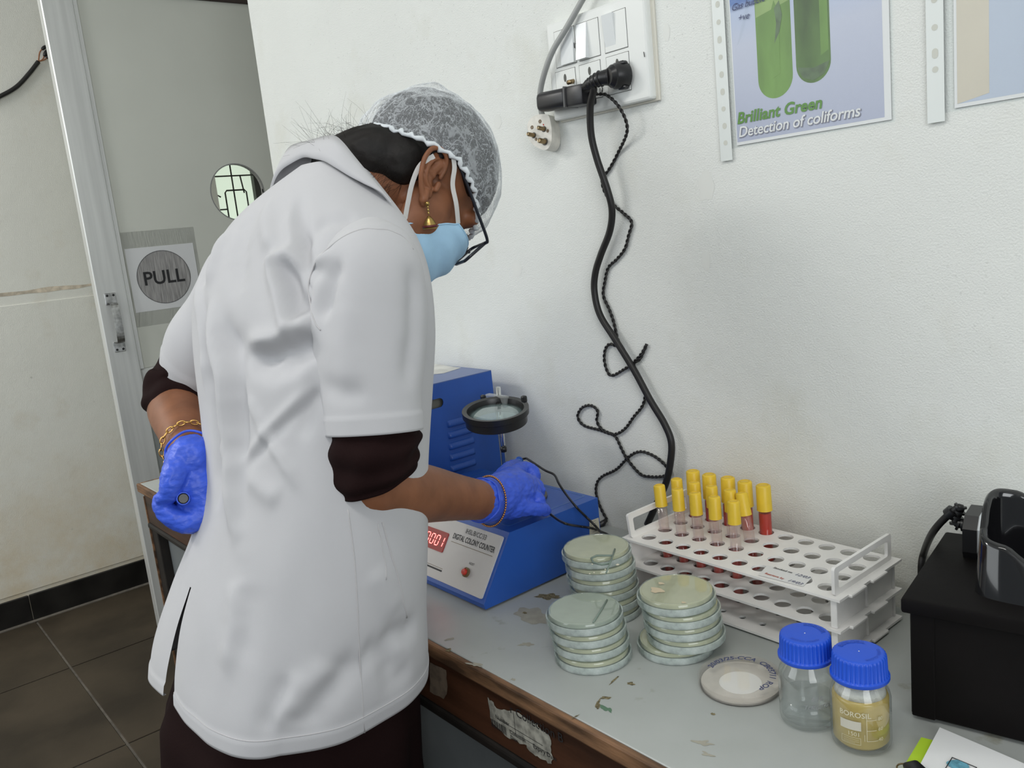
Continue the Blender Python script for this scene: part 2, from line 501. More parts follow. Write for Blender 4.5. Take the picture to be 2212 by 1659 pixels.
# handle: two plates and a bowed grip
hy = on(247, 690, 0, XD)[1]
zA, zB, zC, zD = (on(245, q, 0, XD)[2] for q in (632, 655, 742, 762))
g = G().b2((XD, hy - .018, zB - .004), (XD + .004, hy + .018, zA), .0015).b2((XD, hy - .018, zD), (XD + .004, hy + .018, zC + .004), .0015)
grip = crom([(XD + .004, hy, zB + .004), (XD + .035, hy, zB - .006), (XD + .042, hy, (zB + zC) / 2), (XD + .035, hy, zC + .008), (XD + .004, hy, zC - .002)], 6)
hd = mk('door_handle', g, m_steel, door)
G2 = G()
for i in range(len(grip) - 1):
    pass
prof = []
for p in grip: prof.append([p + Y3 * -.012, p + Y3 * .012, p + Y3 * .012 - X3 * .004, p - Y3 * .012 - X3 * .004])
G2.grid(np.array(prof), loop=True)
mk('grip', G2, m_steel, hd)
for q in ((hy - .01, zA - .008), (hy + .01, zA - .008), (hy - .01, zD + .008), (hy + .01, zD + .008)):
    mk('screw', G().lathe([(.004, 0), (.004, .001), (.002, .002)], (XD + .004, q[0], q[1]), 10, X3), m_black, hd)
# notice
s0 = on(270, 538, 0, XD); s1 = on(297, 676, 0, XD); cc = on(357, 598, 0, XD); cr = .5 * abs(on(415, 598, 0, XD)[1] - on(297, 598, 0, XD)[1])
sy0 = (s0[1] + s1[1]) / 2; sy1 = 2 * cc[1] - sy0 + .004
sign = thing('pull_notice', (XD, sy0, s1[2]), 'white notice with grey disc reading PULL on the door', 'sign')
mk('sheet', G().b2((XD - .012, sy0, s1[2]), (XD - .0112, sy1, s0[2])), m_paper, sign)
mk('backing_tape', G().b2((XD - .0125, sy0 - .02, s1[2] - .05), (XD - .012, sy1 + .012, s0[2] + .055)), mat('clear_tape_film', (.69, .705, .635), .35), sign)
g = G().add([(XD - .0110, cc[1] + y, cc[2] + z) for y, z in circle(cr, 48)], [tuple(range(48))])
mk('grey_disc', g, mat('brushed_grey_print', (.38, .37, .36), .5, var=.35, vscale=8, stretch=(1, 30, 2)), sign, fixn=False)
g = G(); P, fs = ringplate(circle(cr, 48), circle(cr * .975, 48), (XD - .0109, cc[1], cc[2]), Y3, Z3, X3, .0001); g.add(P, fs)
mk('disc_outline', g, mat('dark_grey_print', (.12, .12, .12), .5), sign)
lettering('PULL', (XD - .0108, cc[1] - .001, cc[2] - .021), Y3, Z3, .064, m_ink, sign, bold=.0012, align='CENTER')

# frayed cable coming out of the left wall behind the door edge
def onl(x, y, off=.012):
    return on(x, y, 0, XL + off)
cb = thing('frayed_wall_cable', onl(60, 160), 'black cable with three frayed wire ends on the beige wall', 'cable')
main = crom([onl(-40, 225), onl(0, 208), onl(35, 188), onl(62, 160), onl(83, 133)], 8)
mk('cable_sheath', G().tube(main, .0075, 8), m_rubber, cb, True)
for pts in ([(83, 133), (86, 113), (95, 103), (107, 96), (125, 96)], [(83, 133), (92, 128), (98, 115), (106, 103), (125, 106)], [(83, 133), (96, 129), (104, 122), (111, 114), (128, 116)]):
    c = crom([onl(*p) for p in pts], 6)
    w = mk('wire', G().tube(c, .0022, 6), mat('copper_wire', (.30, .12, .05), .5), cb, True)
    k = len(c) // 2
    mk('tape_wrap', G().tube(c[k - 3:k + 4], [.003, .0055, .006, .0065, .006, .005, .003], 8), m_rubber, w, True)

# ------------------------------------------------------------------ the bench
XTL, XTR, YT = -2.215, .75, -.461
m_lam = None
def laminate():
    m, nt, b = nodes_of('grey_laminate')
    b.inputs['Roughness'].default_value = .42
    N = nt.nodes.new; Lk = nt.links.new
    tc = N('ShaderNodeTexCoord')
    n1 = N('ShaderNodeTexNoise'); n1.inputs['Scale'].default_value = 5; n1.inputs['Detail'].default_value = 7; Lk(tc.outputs['Object'], n1.inputs['Vector'])
    r = N('ShaderNodeValToRGB'); e = r.color_ramp.elements
    e[0].position = .3; e[0].color = (.36, .38, .36, 1); e[1].position = .62; e[1].color = (.43, .45, .435, 1)
    Lk(n1.outputs['Fac'], r.inputs[0])
    n2 = N('ShaderNodeTexNoise'); n2.inputs['Scale'].default_value = 26; n2.inputs['Detail'].default_value = 6; Lk(tc.outputs['Object'], n2.inputs['Vector'])
    mr = N('ShaderNodeMapRange'); mr.inputs[1].default_value = .66; mr.inputs[2].default_value = .76; Lk(n2.outputs['Fac'], mr.inputs[0])
    mx = N('ShaderNodeMix'); mx.data_type = 'RGBA'; Lk(mr.outputs[0], mx.inputs[0]); Lk(r.outputs[0], mx.inputs[6]); mx.inputs[7].default_value = (.27, .265, .21, 1)
    Lk(mx.outputs[2], b.inputs['Base Color'])
    return m
m_lam = laminate()
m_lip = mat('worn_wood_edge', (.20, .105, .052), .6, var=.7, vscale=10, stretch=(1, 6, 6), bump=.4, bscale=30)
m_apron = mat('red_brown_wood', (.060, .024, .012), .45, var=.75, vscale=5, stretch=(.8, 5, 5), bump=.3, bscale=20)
m_dark = mat('black_wood', (.012, .009, .007), .6, var=.5, vscale=20)
m_cab = mat('grey_blue_laminate_panel', (.17, .185, .19), .5, var=.15, vscale=6)
bench = thing('laboratory_bench', (-.7, -.23, 0), 'long wooden laboratory bench with worn grey laminate top along the wall', 'bench')
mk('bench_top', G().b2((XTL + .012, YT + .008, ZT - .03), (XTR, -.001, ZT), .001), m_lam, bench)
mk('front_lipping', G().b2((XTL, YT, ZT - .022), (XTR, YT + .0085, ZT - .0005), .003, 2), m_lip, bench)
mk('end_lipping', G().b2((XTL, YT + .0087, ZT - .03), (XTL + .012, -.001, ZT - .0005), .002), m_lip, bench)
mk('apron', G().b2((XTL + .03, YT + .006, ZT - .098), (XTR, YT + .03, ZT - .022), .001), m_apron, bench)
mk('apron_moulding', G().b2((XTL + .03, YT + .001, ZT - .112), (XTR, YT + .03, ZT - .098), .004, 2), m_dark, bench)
pp = on(1128, 1625, 1, YT + .012)
posts = [XTL + .03, -1.55, pp[0], .1]
for x in posts:
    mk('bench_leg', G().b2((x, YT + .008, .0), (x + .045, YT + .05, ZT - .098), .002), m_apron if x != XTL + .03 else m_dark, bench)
    mk('bench_leg', G().b2((x, -.055, .0), (x + .045, -.01, ZT - .03), .002), m_dark, bench)
for k in range(3):
    mk('lower_panel', G().b2((posts[k] + .047, YT + .03, .08), (posts[k + 1] - .002, YT + .04, ZT - .098)), m_cab, bench)
mk('end_panel', G().b2((XTL + .034, YT + .052, .05), (XTL + .05, -.056, ZT - .03)), m_dark, bench)
mk('end_edge_strip', G().b2((XTL + .027, YT + .004, .0), (XTL + .032, YT + .016, ZT - .03)), m_lip, bench)
# torn label on the apron
def z4(x, y): return 900 + x / 3.687, 1300 + y / 3.687
def ap(x, y, off=0.0): return on(*z4(x, y), 1, YT + .0055 - off)
def jag(P, amp, n):
    out = []
    for i in range(len(P)):
        a, b = np.array(P[i]), np.array(P[(i + 1) % len(P)])
        for k in range(n):
            p = a + (b - a) * k / n; out.append(tuple(p + (np.array([rnd.uniform(-1, 1), rnd.uniform(-1, 1)]) * amp if k else 0)))
    return out
poly = jag([(565, 760), (612, 800), (640, 850), (760, 865), (950, 972), (1000, 1022), (1060, 1075), (1072, 1180), (1092, 1255), (1075, 1290), (985, 1250), (900, 1190), (860, 1135), (740, 1092), (600, 962)], 9, 4)
m_label = mat('torn_label_paper', (.36, .35, .30), .7, var=.45, vscale=90)
g = G().add([ap(x, y, .0006) for x, y in poly], [tuple(range(len(poly)))])
lab = mk('torn_label', g, m_label, bench, fixn=False)
lab['label'] = 'torn white paper label with barcode'
lx = Vector((1, 0, 0))
lettering('r Collection B', ap(745, 880, .0007), X3, Z3, .0165, m_ink, lab, off=.0004)
lettering('Number', ap(630, 925, .0007), X3, Z3, .008, m_ink, lab, off=.0004)
lettering('Collection\nDate', ap(745, 1045, .0007), X3, Z3, .007, m_ink, lab, off=.0004)
lettering('Expiry Date', ap(930, 1160, .0007), X3, Z3, .0085, m_ink, lab, off=.0004)
g = G(); bx = 0.0
p0 = ap(598, 990, .001); 
for k in range(13):
    w = rnd.choice((.0009, .0016, .0024)); p = p0 + X3 * bx
    g.add([p, p + X3 * w, p + X3 * w + Z3 * .011, p + Z3 * .011], [(0, 1, 2, 3)]); bx += w + rnd.choice((.0008, .0014))
mk('barcode', g, m_ink, lab, fixn=False)
g = G()
for (x0, y0, x1, y1) in ((640, 930, 1000, 1105), (735, 1020, 1060, 1185)):
    A, B = ap(x0, y0, .001), ap(x1, y1, .001); B[2] = A[2]
    g.add([A, B, B + Z3 * .0006, A + Z3 * .0006], [(0, 1, 2, 3)])
A = ap(768, 880, .001); g.add([A, A + X3 * .0006, A + X3 * .0006 - Z3 * .03, A - Z3 * .03], [(0, 1, 2, 3)])
mk('rule_line', g, m_ink, lab, fixn=False)
poly = jag([(105, 480), (235, 545), (243, 640), (240, 735), (215, 775), (105, 715)], 5, 3)
mk('faded_label', G().add([ap(x, y, .0006) for x, y in poly], [tuple(range(len(poly)))]), mat('faded_label_paper', (.16, .12, .085), .7, var=.4, vscale=60), bench, fixn=False)
# stains lying on the laminate
m_stain = mat('olive_stain', (.20, .165, .085), .7, var=.6, vscale=300)
m_stain2 = mat('pale_brown_stain', (.345, .33, .27), .6, var=.1, vscale=80)
m_stain3 = mat('green_stain', (.10, .19, .12), .6)
def stain(px, py, rx, ry, m, amp=.35, n=26, rot=0.0):
    c = on(px, py, 2, ZT); pts = []
    ph = rnd.uniform(0, 99)
    for k in range(n):
        a = 2 * math.pi * k / n
        q = 1 + amp * mnoise.noise(Vector((math.cos(a) * 1.6 + ph, math.sin(a) * 1.6, ph))) * 2
        x, y = rx * q * math.cos(a), ry * q * math.sin(a)
        pts.append((c[0] + x * math.cos(rot) - y * math.sin(rot), c[1] + x * math.sin(rot) + y * math.cos(rot), ZT + .00025 + .0001 * (m is m_stain)))
    mk('stain', G().add(pts, [tuple(range(n))]), m, bench, fixn=False)
stain(1187, 1290, .016, .009, m_stain, .5, rot=.6)
stain(1150, 1330, .028, .018, m_stain2, .4)
stain(1134, 1324, .004, .003, m_stain)
stain(1136, 1392, .009, .005, m_stain2, .5, rot=.7)
stain(972, 1381, .008, .003, m_stain2, .5, rot=1.2)
stain(1362, 1477, .0045, .003, m_stain)
stain(1313, 1533, .008, .004, m_stain3, .5)
stain(1292, 1522, .009, .002, m_stain, .4, rot=2.2)
stain(1309, 1508, .007, .0025, m_stain, .4, rot=.6)
stain(1326, 1470, .010, .0012, m_stain, .3, rot=1.8)
stain(1541, 1543, .003, .002, m_stain)
stain(1517, 1605, .009, .004, m_stain2, .5, rot=.5)
stain(1530, 1630, .006, .003, m_stain2, .5)
stain(970, 1405, .006, .003, m_stain, .6)
stain(1030, 1437, .010, .003, m_stain2, .6, rot=.3)
stain(1108, 1468, .0035, .002, m_stain2)
stain(1242, 1549, .005, .001, m_stain, .5, rot=1.5)

# ------------------------------------------------------------------ on the wall
def wl_(x, y, off=0.0): return on(x, y, 1, -off)
m_swp = mat('white_switch_plastic', (.80, .82, .80), .3)
m_sww = mat('white_rocker_plastic', (.74, .77, .78), .22)
m_gap = mat('dark_gap', (.10, .10, .09), .6)
m_brass = mat('old_brass', (.30, .22, .12), .35, .9)
def z3(x, y): return 1100 + x / 4.1475, y / 4.1475
# plate frame: its own slightly tilted axes on the wall
pa, pb, pc = (wl_(*z3(*q)) for q in ((335, 270), (1330, 880), (478, 1090)))
sw = thing('switch_board', (pc[0], 0, pc[2]), 'white wall switchboard with three switches above three sockets', 'switchboard')
x0, x1 = pc[0] - .004, pb[0] + .001
zlo, zhi = (pb[2] + pc[2]) / 2, pa[2] + .003
mk('plate', G().b2((x0, -.016, zlo), (x1, 0, zhi), .004, 2), m_swp, sw)
mk('back_box', G().b2((x0 + .003, -.004, zlo - .003), (x1 + .006, .0, zhi + .002), .001), mat('cream_plastic', (.70, .68, .60), .5), sw)
def cell(cx0, cz0, cx1, cz1, y0, y1, bev=.001):
    return G().b2((cx0, -y1, cz0), (cx1, -y0, cz1), bev)
mods = []
for qa, qb in (((450, 330), (655, 560)), ((660, 260), (885, 500)), ((905, 180), (1130, 420))):
    A = wl_(*z3(*qa)); B = wl_(*z3(*qb)); mods.append((A, B))
cw_ = .052; ch_ = .049
px0 = [wl_(*z3(q, 300))[0] for q in (556, 772, 1017)]
pzc = np.mean([wl_(*z3(*q))[2] for q in ((553, 440), (772, 360), (1015, 280))])
for k, cx in enumerate(px0):
    mk('module_gap', G().b2((cx - .0232, -.0163, pzc - .0277), (cx + .0232, -.0150, pzc + .0277)), m_gap, sw)
    fr = mk('switch_module', G().b2((cx - .0225, -.0172, pzc - .027), (cx + .0225, -.015, pzc + .027), .0006), m_swp, sw)
    # rocker: a wedge, thrown up or down
    t0, t1 = ((.004, .0015), (.0085, .0012), (-.001, .004))[k]
    xa, xb = ((cx - .007, cx + .0215), (cx - .0215, cx + .0), (cx - .0215, cx + .0))[k]
    za, zb_ = pzc - .0262, pzc + .0262
    V = [(xa, -.0165, za), (xb, -.0165, za), (xb, -.0165, zb_), (xa, -.0165, zb_), (xa, -.0175 - t0, za), (xb, -.0175 - t0, za), (xb, -.0175 - t1, zb_), (xa, -.0175 - t1, zb_)]
    Fq = [(0, 1, 2, 3), (4, 7, 6, 5), (0, 4, 5, 1), (1, 5, 6, 2), (2, 6, 7, 3), (3, 7, 4, 0)]
    mk('rocker', G().add(V, Fq), m_sww, fr)
pzs = np.mean([wl_(*z3(*q))[2] for q in ((575, 780), (800, 735), (1045, 665))])
pxs = [wl_(*z3(*q))[0] for q in ((577, 780), (797, 735), (1045, 665))]
for k, cx in enumerate(pxs):
    mk('module_gap', G().b2((cx - .0232, -.0163, pzs - .0277), (cx + .0232, -.0150, pzs + .0277)), m_gap, sw)
    fr = mk('socket_module', G().b2((cx - .0225, -.0172, pzs - .027), (cx + .0225, -.015, pzs + .027), .0006), m_swp, sw)
    g = G()
    for dx, dz, r in ((0, .015, .0042), (-.010, -.008, .003), (.010, -.008, .003)):
        g.add([(cx + dx + r * .75 * math.cos(a), -.0174, pzs + dz + r * 1.5 * math.sin(a)) for a in np.linspace(0, 2 * math.pi, 14, endpoint=False)], [tuple(range(14))])
    mk('pin_hole', g, m_gap, fr, fixn=False)
# scribbles and soot on the plate
for pts in ([(560, 455), (565, 400), (580, 385), (585, 430)], [(590, 395), (608, 380)], [(560, 515), (562, 500)], [(572, 545), (575, 535)], [(632, 495), (634, 480)], [(1205, 465), (1212, 510)], [(812, 790), (815, 835)], [(825, 830), (838, 785)]):
    c = [wl_(*z3(*p), .0175) for p in pts]
    mk('pen_mark', G().tube(c, .0009 if len(pts) > 2 else .0006, 5), m_ink, sw)

# adapter plugged in the first socket, lying sideways
ad = thing('power_adapter', wl_(1220, 210, .02), 'black plug-in power adapter in the left socket of the switchboard', 'adapter')
A, B = wl_(1170, 222, .035), wl_(1270, 203, .035)
ex = (B - A); L = np.linalg.norm(ex); ex /= L
ez = np.array((0, -1.0, 0)); ey = np.cross(ez, ex); ey *= np.sign(ey[2])
mid = (A + B) / 2
R3 = Matrix((tuple(ex), tuple(-ez), tuple(ey))).transposed()
mk('case', G().box(A + ex * L * .33, (L * .68, .03, .030), .009, M=R3, seg=3), mat('adapter_black', (.016, .016, .019), .35), ad, True)
mk('head_block', G().box(A + ex * L * .82 + Y3 * .004, (L * .36, .034, .031), .004, M=R3, seg=2), mat('adapter_black', (.016, .016, .019), .35), ad, angle=40)
mk('joint_rib', G().box(A + ex * L * .64, (.003, .032, .032), .001, M=R3), mat('adapter_rib', (.10, .10, .10), .4), ad)
p = wl_(*z3(575, 735), .017)
mk('earth_pin', G().tube([p + np.array((0, .004, .002)), p + np.array((0, -.012, -.001))], .0036, 10), m_brass, ad, True)
mk('earth_pin_base', G().tube([mid + ex * .0 + Y3 * .012, mid + Y3 * .018], .006, 10), m_black, ad)

# round two-pin plug in the right socket
pl = thing('round_power_plug', wl_(1345, 163, .02), 'black round power plug in the right socket of the switchboard', 'plug')
c = wl_(1352, 163, .016)
axd = np.array((-.30, -.95, -.02)); axd /= np.linalg.norm(axd)
mk('plug_body', G().lathe([(.0, .0), (.0185, .0), (.0185, .018), (.0165, .021), (.0165, .024), (.012, .030), (.0, .032)], c, 28, axd), m_black, pl, angle=35)
neck = crom([c + axd * .024 + np.array((-.004, 0, 0)), c + axd * .03 + np.array((-.016, 0, .0)), c + axd * .033 + np.array((-.034, 0, -.003)), c + axd * .034 + np.array((-.044, 0, -.006))], 6)
nn = len(neck)
mk('cable_neck', G().tube(neck, np.linspace(.0125, .0058, nn), 14), m_black, pl, True)
g = G()
for k in range(5):
    q = neck[int(nn * (.35 + .1 * k))]; d = neck[min(nn - 1, int(nn * (.35 + .1 * k)) + 1)] - q; d /= np.linalg.norm(d)
    rr = .0115 - .0012 * k
    g.lathe([(rr, -.0012), (rr + .001, 0), (rr, .0012)], q, 14, d)
mk('strain_rib', g, m_black, pl, True)
for sg in (1, -1):
    mk('grip_lug', G().box(c + axd * .009 + np.array((.004, 0, .017 * sg)), (.015, .012, .006), .002), m_black, pl)

# cables
thick = [tuple(neck[-1])]
tp = [(1282, 190), (1275, 230), (1277, 290), (1290, 345), (1312, 410), (1322, 455), (1317, 500), (1298, 550), (1286, 590), (1284, 630), (1296, 680), (1330, 735), (1370, 800), (1405, 865), (1435, 915), (1450, 955), (1448, 1000), (1438, 1045), (1420, 1085), (1398, 1133)]
offs = np.concatenate([np.linspace(.045, .016, 6), np.full(len(tp) - 6, .0125)])
path = crom([neck[-2], neck[-1]] + [wl_(x, y, o) for (x, y), o in zip(tp, offs)], 8)
tc_ = mk('thick_black_cable', G().tube(path, .0056, 10), m_rubber, loc=(path[-1][0], path[-1][1], path[-1][2]), smooth=True)
tag(tc_, 'thick black mains cable hanging down the white wall from the round plug', 'cable')
def zc(x, y): return 1180 + x / 1.975, 340 + y / 1.975
tw = [(1272, 200), (1290, 203), (1312, 206), (1340, 235), (1355, 280), (1335, 330), (1318, 362), (1302, 385), (1302, 402), (1312, 425)] + \
     [zc(*q) for q in ((290, 205), (330, 238), (364, 275), (352, 330), (335, 390), (300, 435), (265, 470), (250, 530), (244, 590), (270, 650), (290, 710), (303, 770),
                       (318, 812), (295, 803), (268, 797), (250, 825), (250, 880), (275, 930), (330, 905), (375, 872), (408, 835), (428, 797), (416, 826), (398, 862), (374, 878), (380, 910), (400, 965), (421, 1010), (410, 1060), (372, 1108), (335, 1158), (288, 1181),
                       (225, 1162), (160, 1143), (134, 1106), (152, 1068), (190, 1058), (219, 1082), (216, 1125), (240, 1162), (292, 1188), (320, 1240), (345, 1286), (400, 1350), (445, 1362), (498, 1360),
                       (525, 1345), (512, 1318), (465, 1277), (405, 1255), (355, 1275), (300, 1330), (240, 1360), (216, 1390), (213, 1435), (230, 1490), (258, 1545))]
offw = np.concatenate([[.03, .03, .028, .024, .016], np.full(len(tw) - 5, .0034)])
for k in range(8, 24):                    # passes behind / in front of the thick cable
    offw[k] = .0034
cp = crom([wl_(x, y, o) for (x, y), o in zip(tw, offw)], 7)
d = np.linalg.norm(np.diff(cp, axis=0), axis=1); s = np.concatenate([[0], np.cumsum(d)])
n = int(s[-1] / .0022); ss = np.linspace(0, s[-1], n)
cp = np.stack([np.interp(ss, s, cp[:, i]) for i in range(3)], 1)
T = np.gradient(cp, axis=0); T /= np.linalg.norm(T, axis=1)[:, None]
e1 = np.cross(T, Y3); e1 /= np.linalg.norm(e1, axis=1)[:, None]; e2 = np.cross(T, e1)
ph = ss / .0165 * 2 * math.pi
cable = thing('twisted_thin_cable', tuple(cp[-1]), 'thin black twisted cable looping down the white wall from the adapter', 'cable')
for q in (0, math.pi):
    pts = cp + (e1 * np.cos(ph + q)[:, None] + e2 * np.sin(ph + q)[:, None]) * .0014
    mk('strand', G().tube(pts, .0015, 6), m_rubber, cable, True)
e = cp[-1]
mk('barrel_connector', G().tube([e, e + np.array((-.004, -.006, -.006)), e + np.array((-.016, -.02, -.014)), e + np.array((-.02, -.026, -.016))], [.003, .0055, .0055, .004], 10), m_black, cable, True)

# loose three pin plug on a grey cable
gp = crom([np.array((wl_(1320, -130)[0] + .12, -.008, 2.6)), np.array((wl_(1320, -130)[0] + .06, -.008, 2.0)), wl_(1320, -130, .012), wl_(1275, -30, .02), wl_(1258, 0, .022), wl_(1225, 58, .026), wl_(1195, 108, .03), wl_(1177, 155, .03), wl_(1167, 200, .025), wl_(1169, 238, .02), wl_(1176, 262, .018)], 8)
lp = thing('three_pin_plug', wl_(1182, 283, .02), 'loose white three-pin plug hanging on a grey cable below the switchboard', 'plug')
mk('grey_cable', G().tube(gp, .0047, 10), mat('grey_cable_pvc', (.36, .37, .36), .45), lp, True)
c = wl_(1186, 290, .004)
fx = X3; fz = np.array((0, .12, .993)); fn = np.array((.18, -.976, .118)); fn /= np.linalg.norm(fn)
fx = np.cross(fn, Z3); fx /= np.linalg.norm(fx); fx *= np.sign(fx[0]); fz = np.cross(fx, fn) * np.sign(np.cross(fx, fn)[2])
outl = [(-.024, .022), (-.0275, .012), (-.024, .004), (-.026, -.004), (-.018, -.016), (-.006, -.024), (.008, -.030), (.017, -.027), (.0225, -.018), (.0235, .0), (.021, .016), (.016, .026), (.0, .029), (-.014, .028)]
outl = [tuple(p) for p in crom([(a, b, 0) for a, b in outl], 3, closed=True)[:, :2]]
m_cream = mat('white_bakelite', (.66, .64, .58), .35, var=.15, vscale=60)
mk('plug_body', G().prism(outl, c, fx, fz, fn, .024), m_cream, lp, angle=40)
front = c + fn * .0242
for dx, dz, r in ((.008, .004, .0040), (-.0135, -.003, .0040), (.0095, -.0165, .0050)):
    q = front + fx * dx + fz * dz
    g = G().tube([q - fn * .002, q + fn * .015, q + fn * .0165], [r * .85, r * .85, r * .6], 12)
    pn = mk('brass_pin', g, m_brass, lp, angle=40)
    mk('pin_slot', G().box(q + fn * .0163, (.0012, .0012, r * 1.5), 0), m_gap, pn)
    g = G().add([q + fn * .0002 + fx * a + fz * b for a, b in circle(r * 1.25, 16)], [tuple(range(16))])
    mk('pin_recess', g, m_gap, lp, fixn=False)
for dx, dz, r in ((-.017, .0105, .0028), (.0, .0175, .0028), (.0155, .0, .0024), (-.009, -.010, .0024)):
    g = G().lathe([(0, .0003), (r * .6, .0003), (r, .0008), (r * 1.15, .0)], front + fx * dx + fz * dz - fn * .0002, 14, fn)
    mk('screw_hole', g, mat('brown_screw', (.20, .15, .10), .5), lp)
mk('red_wire', G().tube([gp[-1], gp[-1] + np.array((.004, -.006, -.006)), gp[-1] + np.array((.008, -.004, -.012))], .0018, 6), mat('red_wire_pvc', (.5, .03, .02), .4), lp)
mk('green_wire', G().tube([gp[-1] + X3 * .003, gp[-1] + np.array((.008, -.004, -.003)), gp[-1] + np.array((.012, -.002, -.008))], .0016, 6), mat('green_wire_pvc', (.03, .16, .10), .4), lp)

# old smudges on the paint
m_smudge = mat('faint_smudge', (.765, .78, .745), .8)
for x, y, rx, ry in ((1525, 402, .016, .02), (1525, 562, .008, .014), (1116, 580, .014, .016), (1075, 262, .010, .012), (1706, 935, .002, .012), (1440, 70, .006, .012)):
    c = wl_(x, y, .0003); ph0 = rnd.uniform(0, 50)
    pts = [(c[0] + rx * (1 + .35 * mnoise.noise(Vector((2 * math.cos(a) + ph0, 2 * math.sin(a), ph0)))) * math.cos(a), c[1], c[2] + ry * (1 + .35 * mnoise.noise(Vector((2 * math.cos(a) + ph0, 2 * math.sin(a), ph0 + 9)))) * math.sin(a)) for a in np.linspace(0, 2 * math.pi, 40, endpoint=False)]
    mk('smudge', G().add(pts, [tuple(range(40))[::-1]]), m_smudge, wb, fixn=False)

# posters in punched plastic sleeves
m_slv = thin_glass('plastic_sleeve', (.99, .995, .995), (.8, .83, .83), .006, .25, edge=.0, base=.008)
m_strip = mat('white_sleeve_strip', (.74, .78, .76), .35)
m_hole = mat('punched_hole_shade', (.62, .63, .57), .7)
def z4p(x, y): return 1500 + x / 3.107, y / 3.107
def poster(nm, bl, br, zt, stripx, stripz, holes, label):
    """bl, br: bottom corners of the paper on the wall"""
    t = thing(nm, (bl[0], 0, bl[2]), label, 'poster')
    ex = (br - bl) / np.linalg.norm(br - bl); ex[1] = 0
    ez = np.array((-ex[2], 0, ex[0]))
    Wd = np.linalg.norm(br - bl); Ht = zt - bl[2]
    def fr(u, v, off): return bl + ex * u + ez * v - Y3 * off
    def quad(u0, v0, u1, v1, off): return [fr(u0, v0, off), fr(u1, v0, off), fr(u1, v1, off), fr(u0, v1, off)]
    def slab(u0, v0, u1, v1, o0, o1): return G().prism([(u0, v0), (u1, v0), (u1, v1), (u0, v1)], bl - Y3 * o0, ex, ez, -Y3, o1 - o0)
    mk('paper', slab(0, 0, Wd, Ht, .001, .002), m_paper, t)
    mk('sleeve_back', slab(stripx, -.003, Wd + .004, Ht, .0004, .0008), m_slv, t)
    mk('sleeve_front', slab(stripx, -.003, Wd + .004, Ht, .0030, .0032), m_slv, t)
    st = mk('binder_strip', slab(stripx, stripz, stripx + .019, Ht, .0033, .0038), m_strip, t)
    for v, r in holes:
        g = G().add([fr(stripx + .0095 + a, v + b, .0040) for a, b in rrect(-.0034, -.0034 * r, .0034, .0034 * r, .0033)], [tuple(range(20))])
        mk('punch_hole', g, m_hole, st, fixn=False)
    return t, fr
bl = wl_(*z4p(290, 977)); br = wl_(*z4p(1328, 802))
zt = bl[2] + .297
holes = [(v, r) for v, r in zip(np.arange(.006, .29, .0225), [1, 1.2, 1, 1.3, 1.25, 1, 1.4] * 2)]
t1, fr = poster('brilliant_green_poster', bl, br, zt, -.026, -.018, holes, 'poster of two green test tubes titled Brilliant Green on the wall')
bgm, nt, b = nodes_of('poster_print_background')
b.inputs['Roughness'].default_value = .5
N = nt.nodes.new; Lk = nt.links.new
tc = N('ShaderNodeTexCoord'); sp = N('ShaderNodeSeparateXYZ'); Lk(tc.outputs['Object'], sp.inputs[0])
mr = N('ShaderNodeMapRange'); mr.inputs[1].default_value = 0; mr.inputs[2].default_value = .30; Lk(sp.outputs[2], mr.inputs[0])
cr = N('ShaderNodeValToRGB'); e = cr.color_ramp.elements
e[0].position = 0; e[0].color = (.44, .47, .60, 1); e[1].position = 1; e[1].color = (.52, .62, .74, 1)
for p_, c_ in ((.42, (.53, .56, .68)), (.565, (.46, .53, .70)), (.60, (.10, .19, .45)), (.635, (.12, .22, .50)), (.66, (.50, .62, .76)), (.8, (.55, .66, .78))):
    q = e.new(p_); q.color = (*c_, 1)
Lk(mr.outputs[0], cr.inputs[0]); Lk(cr.outputs[0], b.inputs['Base Color'])
Wd = np.linalg.norm(br - bl)
def flat(name, outline, off, material, t, fr):
    return mk(name, G().add([fr(u, v, off) for u, v in outline], [tuple(range(len(outline)))]), material, t, fixn=False)
flat('print', [(.0015, .004), (Wd - .008, .004), (Wd - .008, .29), (.0015, .29)], .0021, bgm, t1, fr)
m_g1 = mat('green_broth_print', (.16, .30, .065), .5, var=.22, vscale=30, stretch=(1, 1, .25))
m_g2 = mat('dark_green_broth_print', (.085, .165, .04), .5, var=.45, vscale=24, stretch=(1, 1, .3))
m_g3 = mat('pale_green_print', (.28, .41, .14), .5, var=.15, vscale=20)
m_g4 = mat('olive_print', (.10, .17, .07), .4, var=.4, vscale=60)
def upos(x, y):
    p = wl_(*z4p(x, y)) - bl
    return p[0], p[2] + .0005
u0, v0 = upos(440, 600); u1, _ = upos(672, 560); uc = (u0 + u1) / 2; rr = (u1 - u0) / 2
vb = upos(560, 662)[1]
flat('green_tube_print', [(uc + rr * math.cos(a), vb + rr + rr * math.sin(a)) for a in np.linspace(math.pi, 2 * math.pi, 17)] + [(uc + rr, .29), (uc - rr, .29)], .0022, m_g1, t1, fr)
flat('tube_headspace_print', [(uc - rr * .97, .155), (uc + rr * .97, .165), (uc + rr * .97, .29), (uc - rr * .97, .29)], .0023, m_g3, t1, fr)
flat('inner_vial_print', [(uc - rr * .25, .075), (uc + rr * .3, .08), (uc + rr * .35, .155), (uc + rr * .1, .17), (uc - rr * .2, .15)], .0024, m_g1, t1, fr)
flat('vial_shadow_print', [(uc + rr * .05, .118), (uc + rr * .35, .13), (uc + rr * .55, .15), (uc + rr * .4, .168), (uc + rr * .1, .16), (uc + rr * .2, .142)], .0025, m_g4, t1, fr)
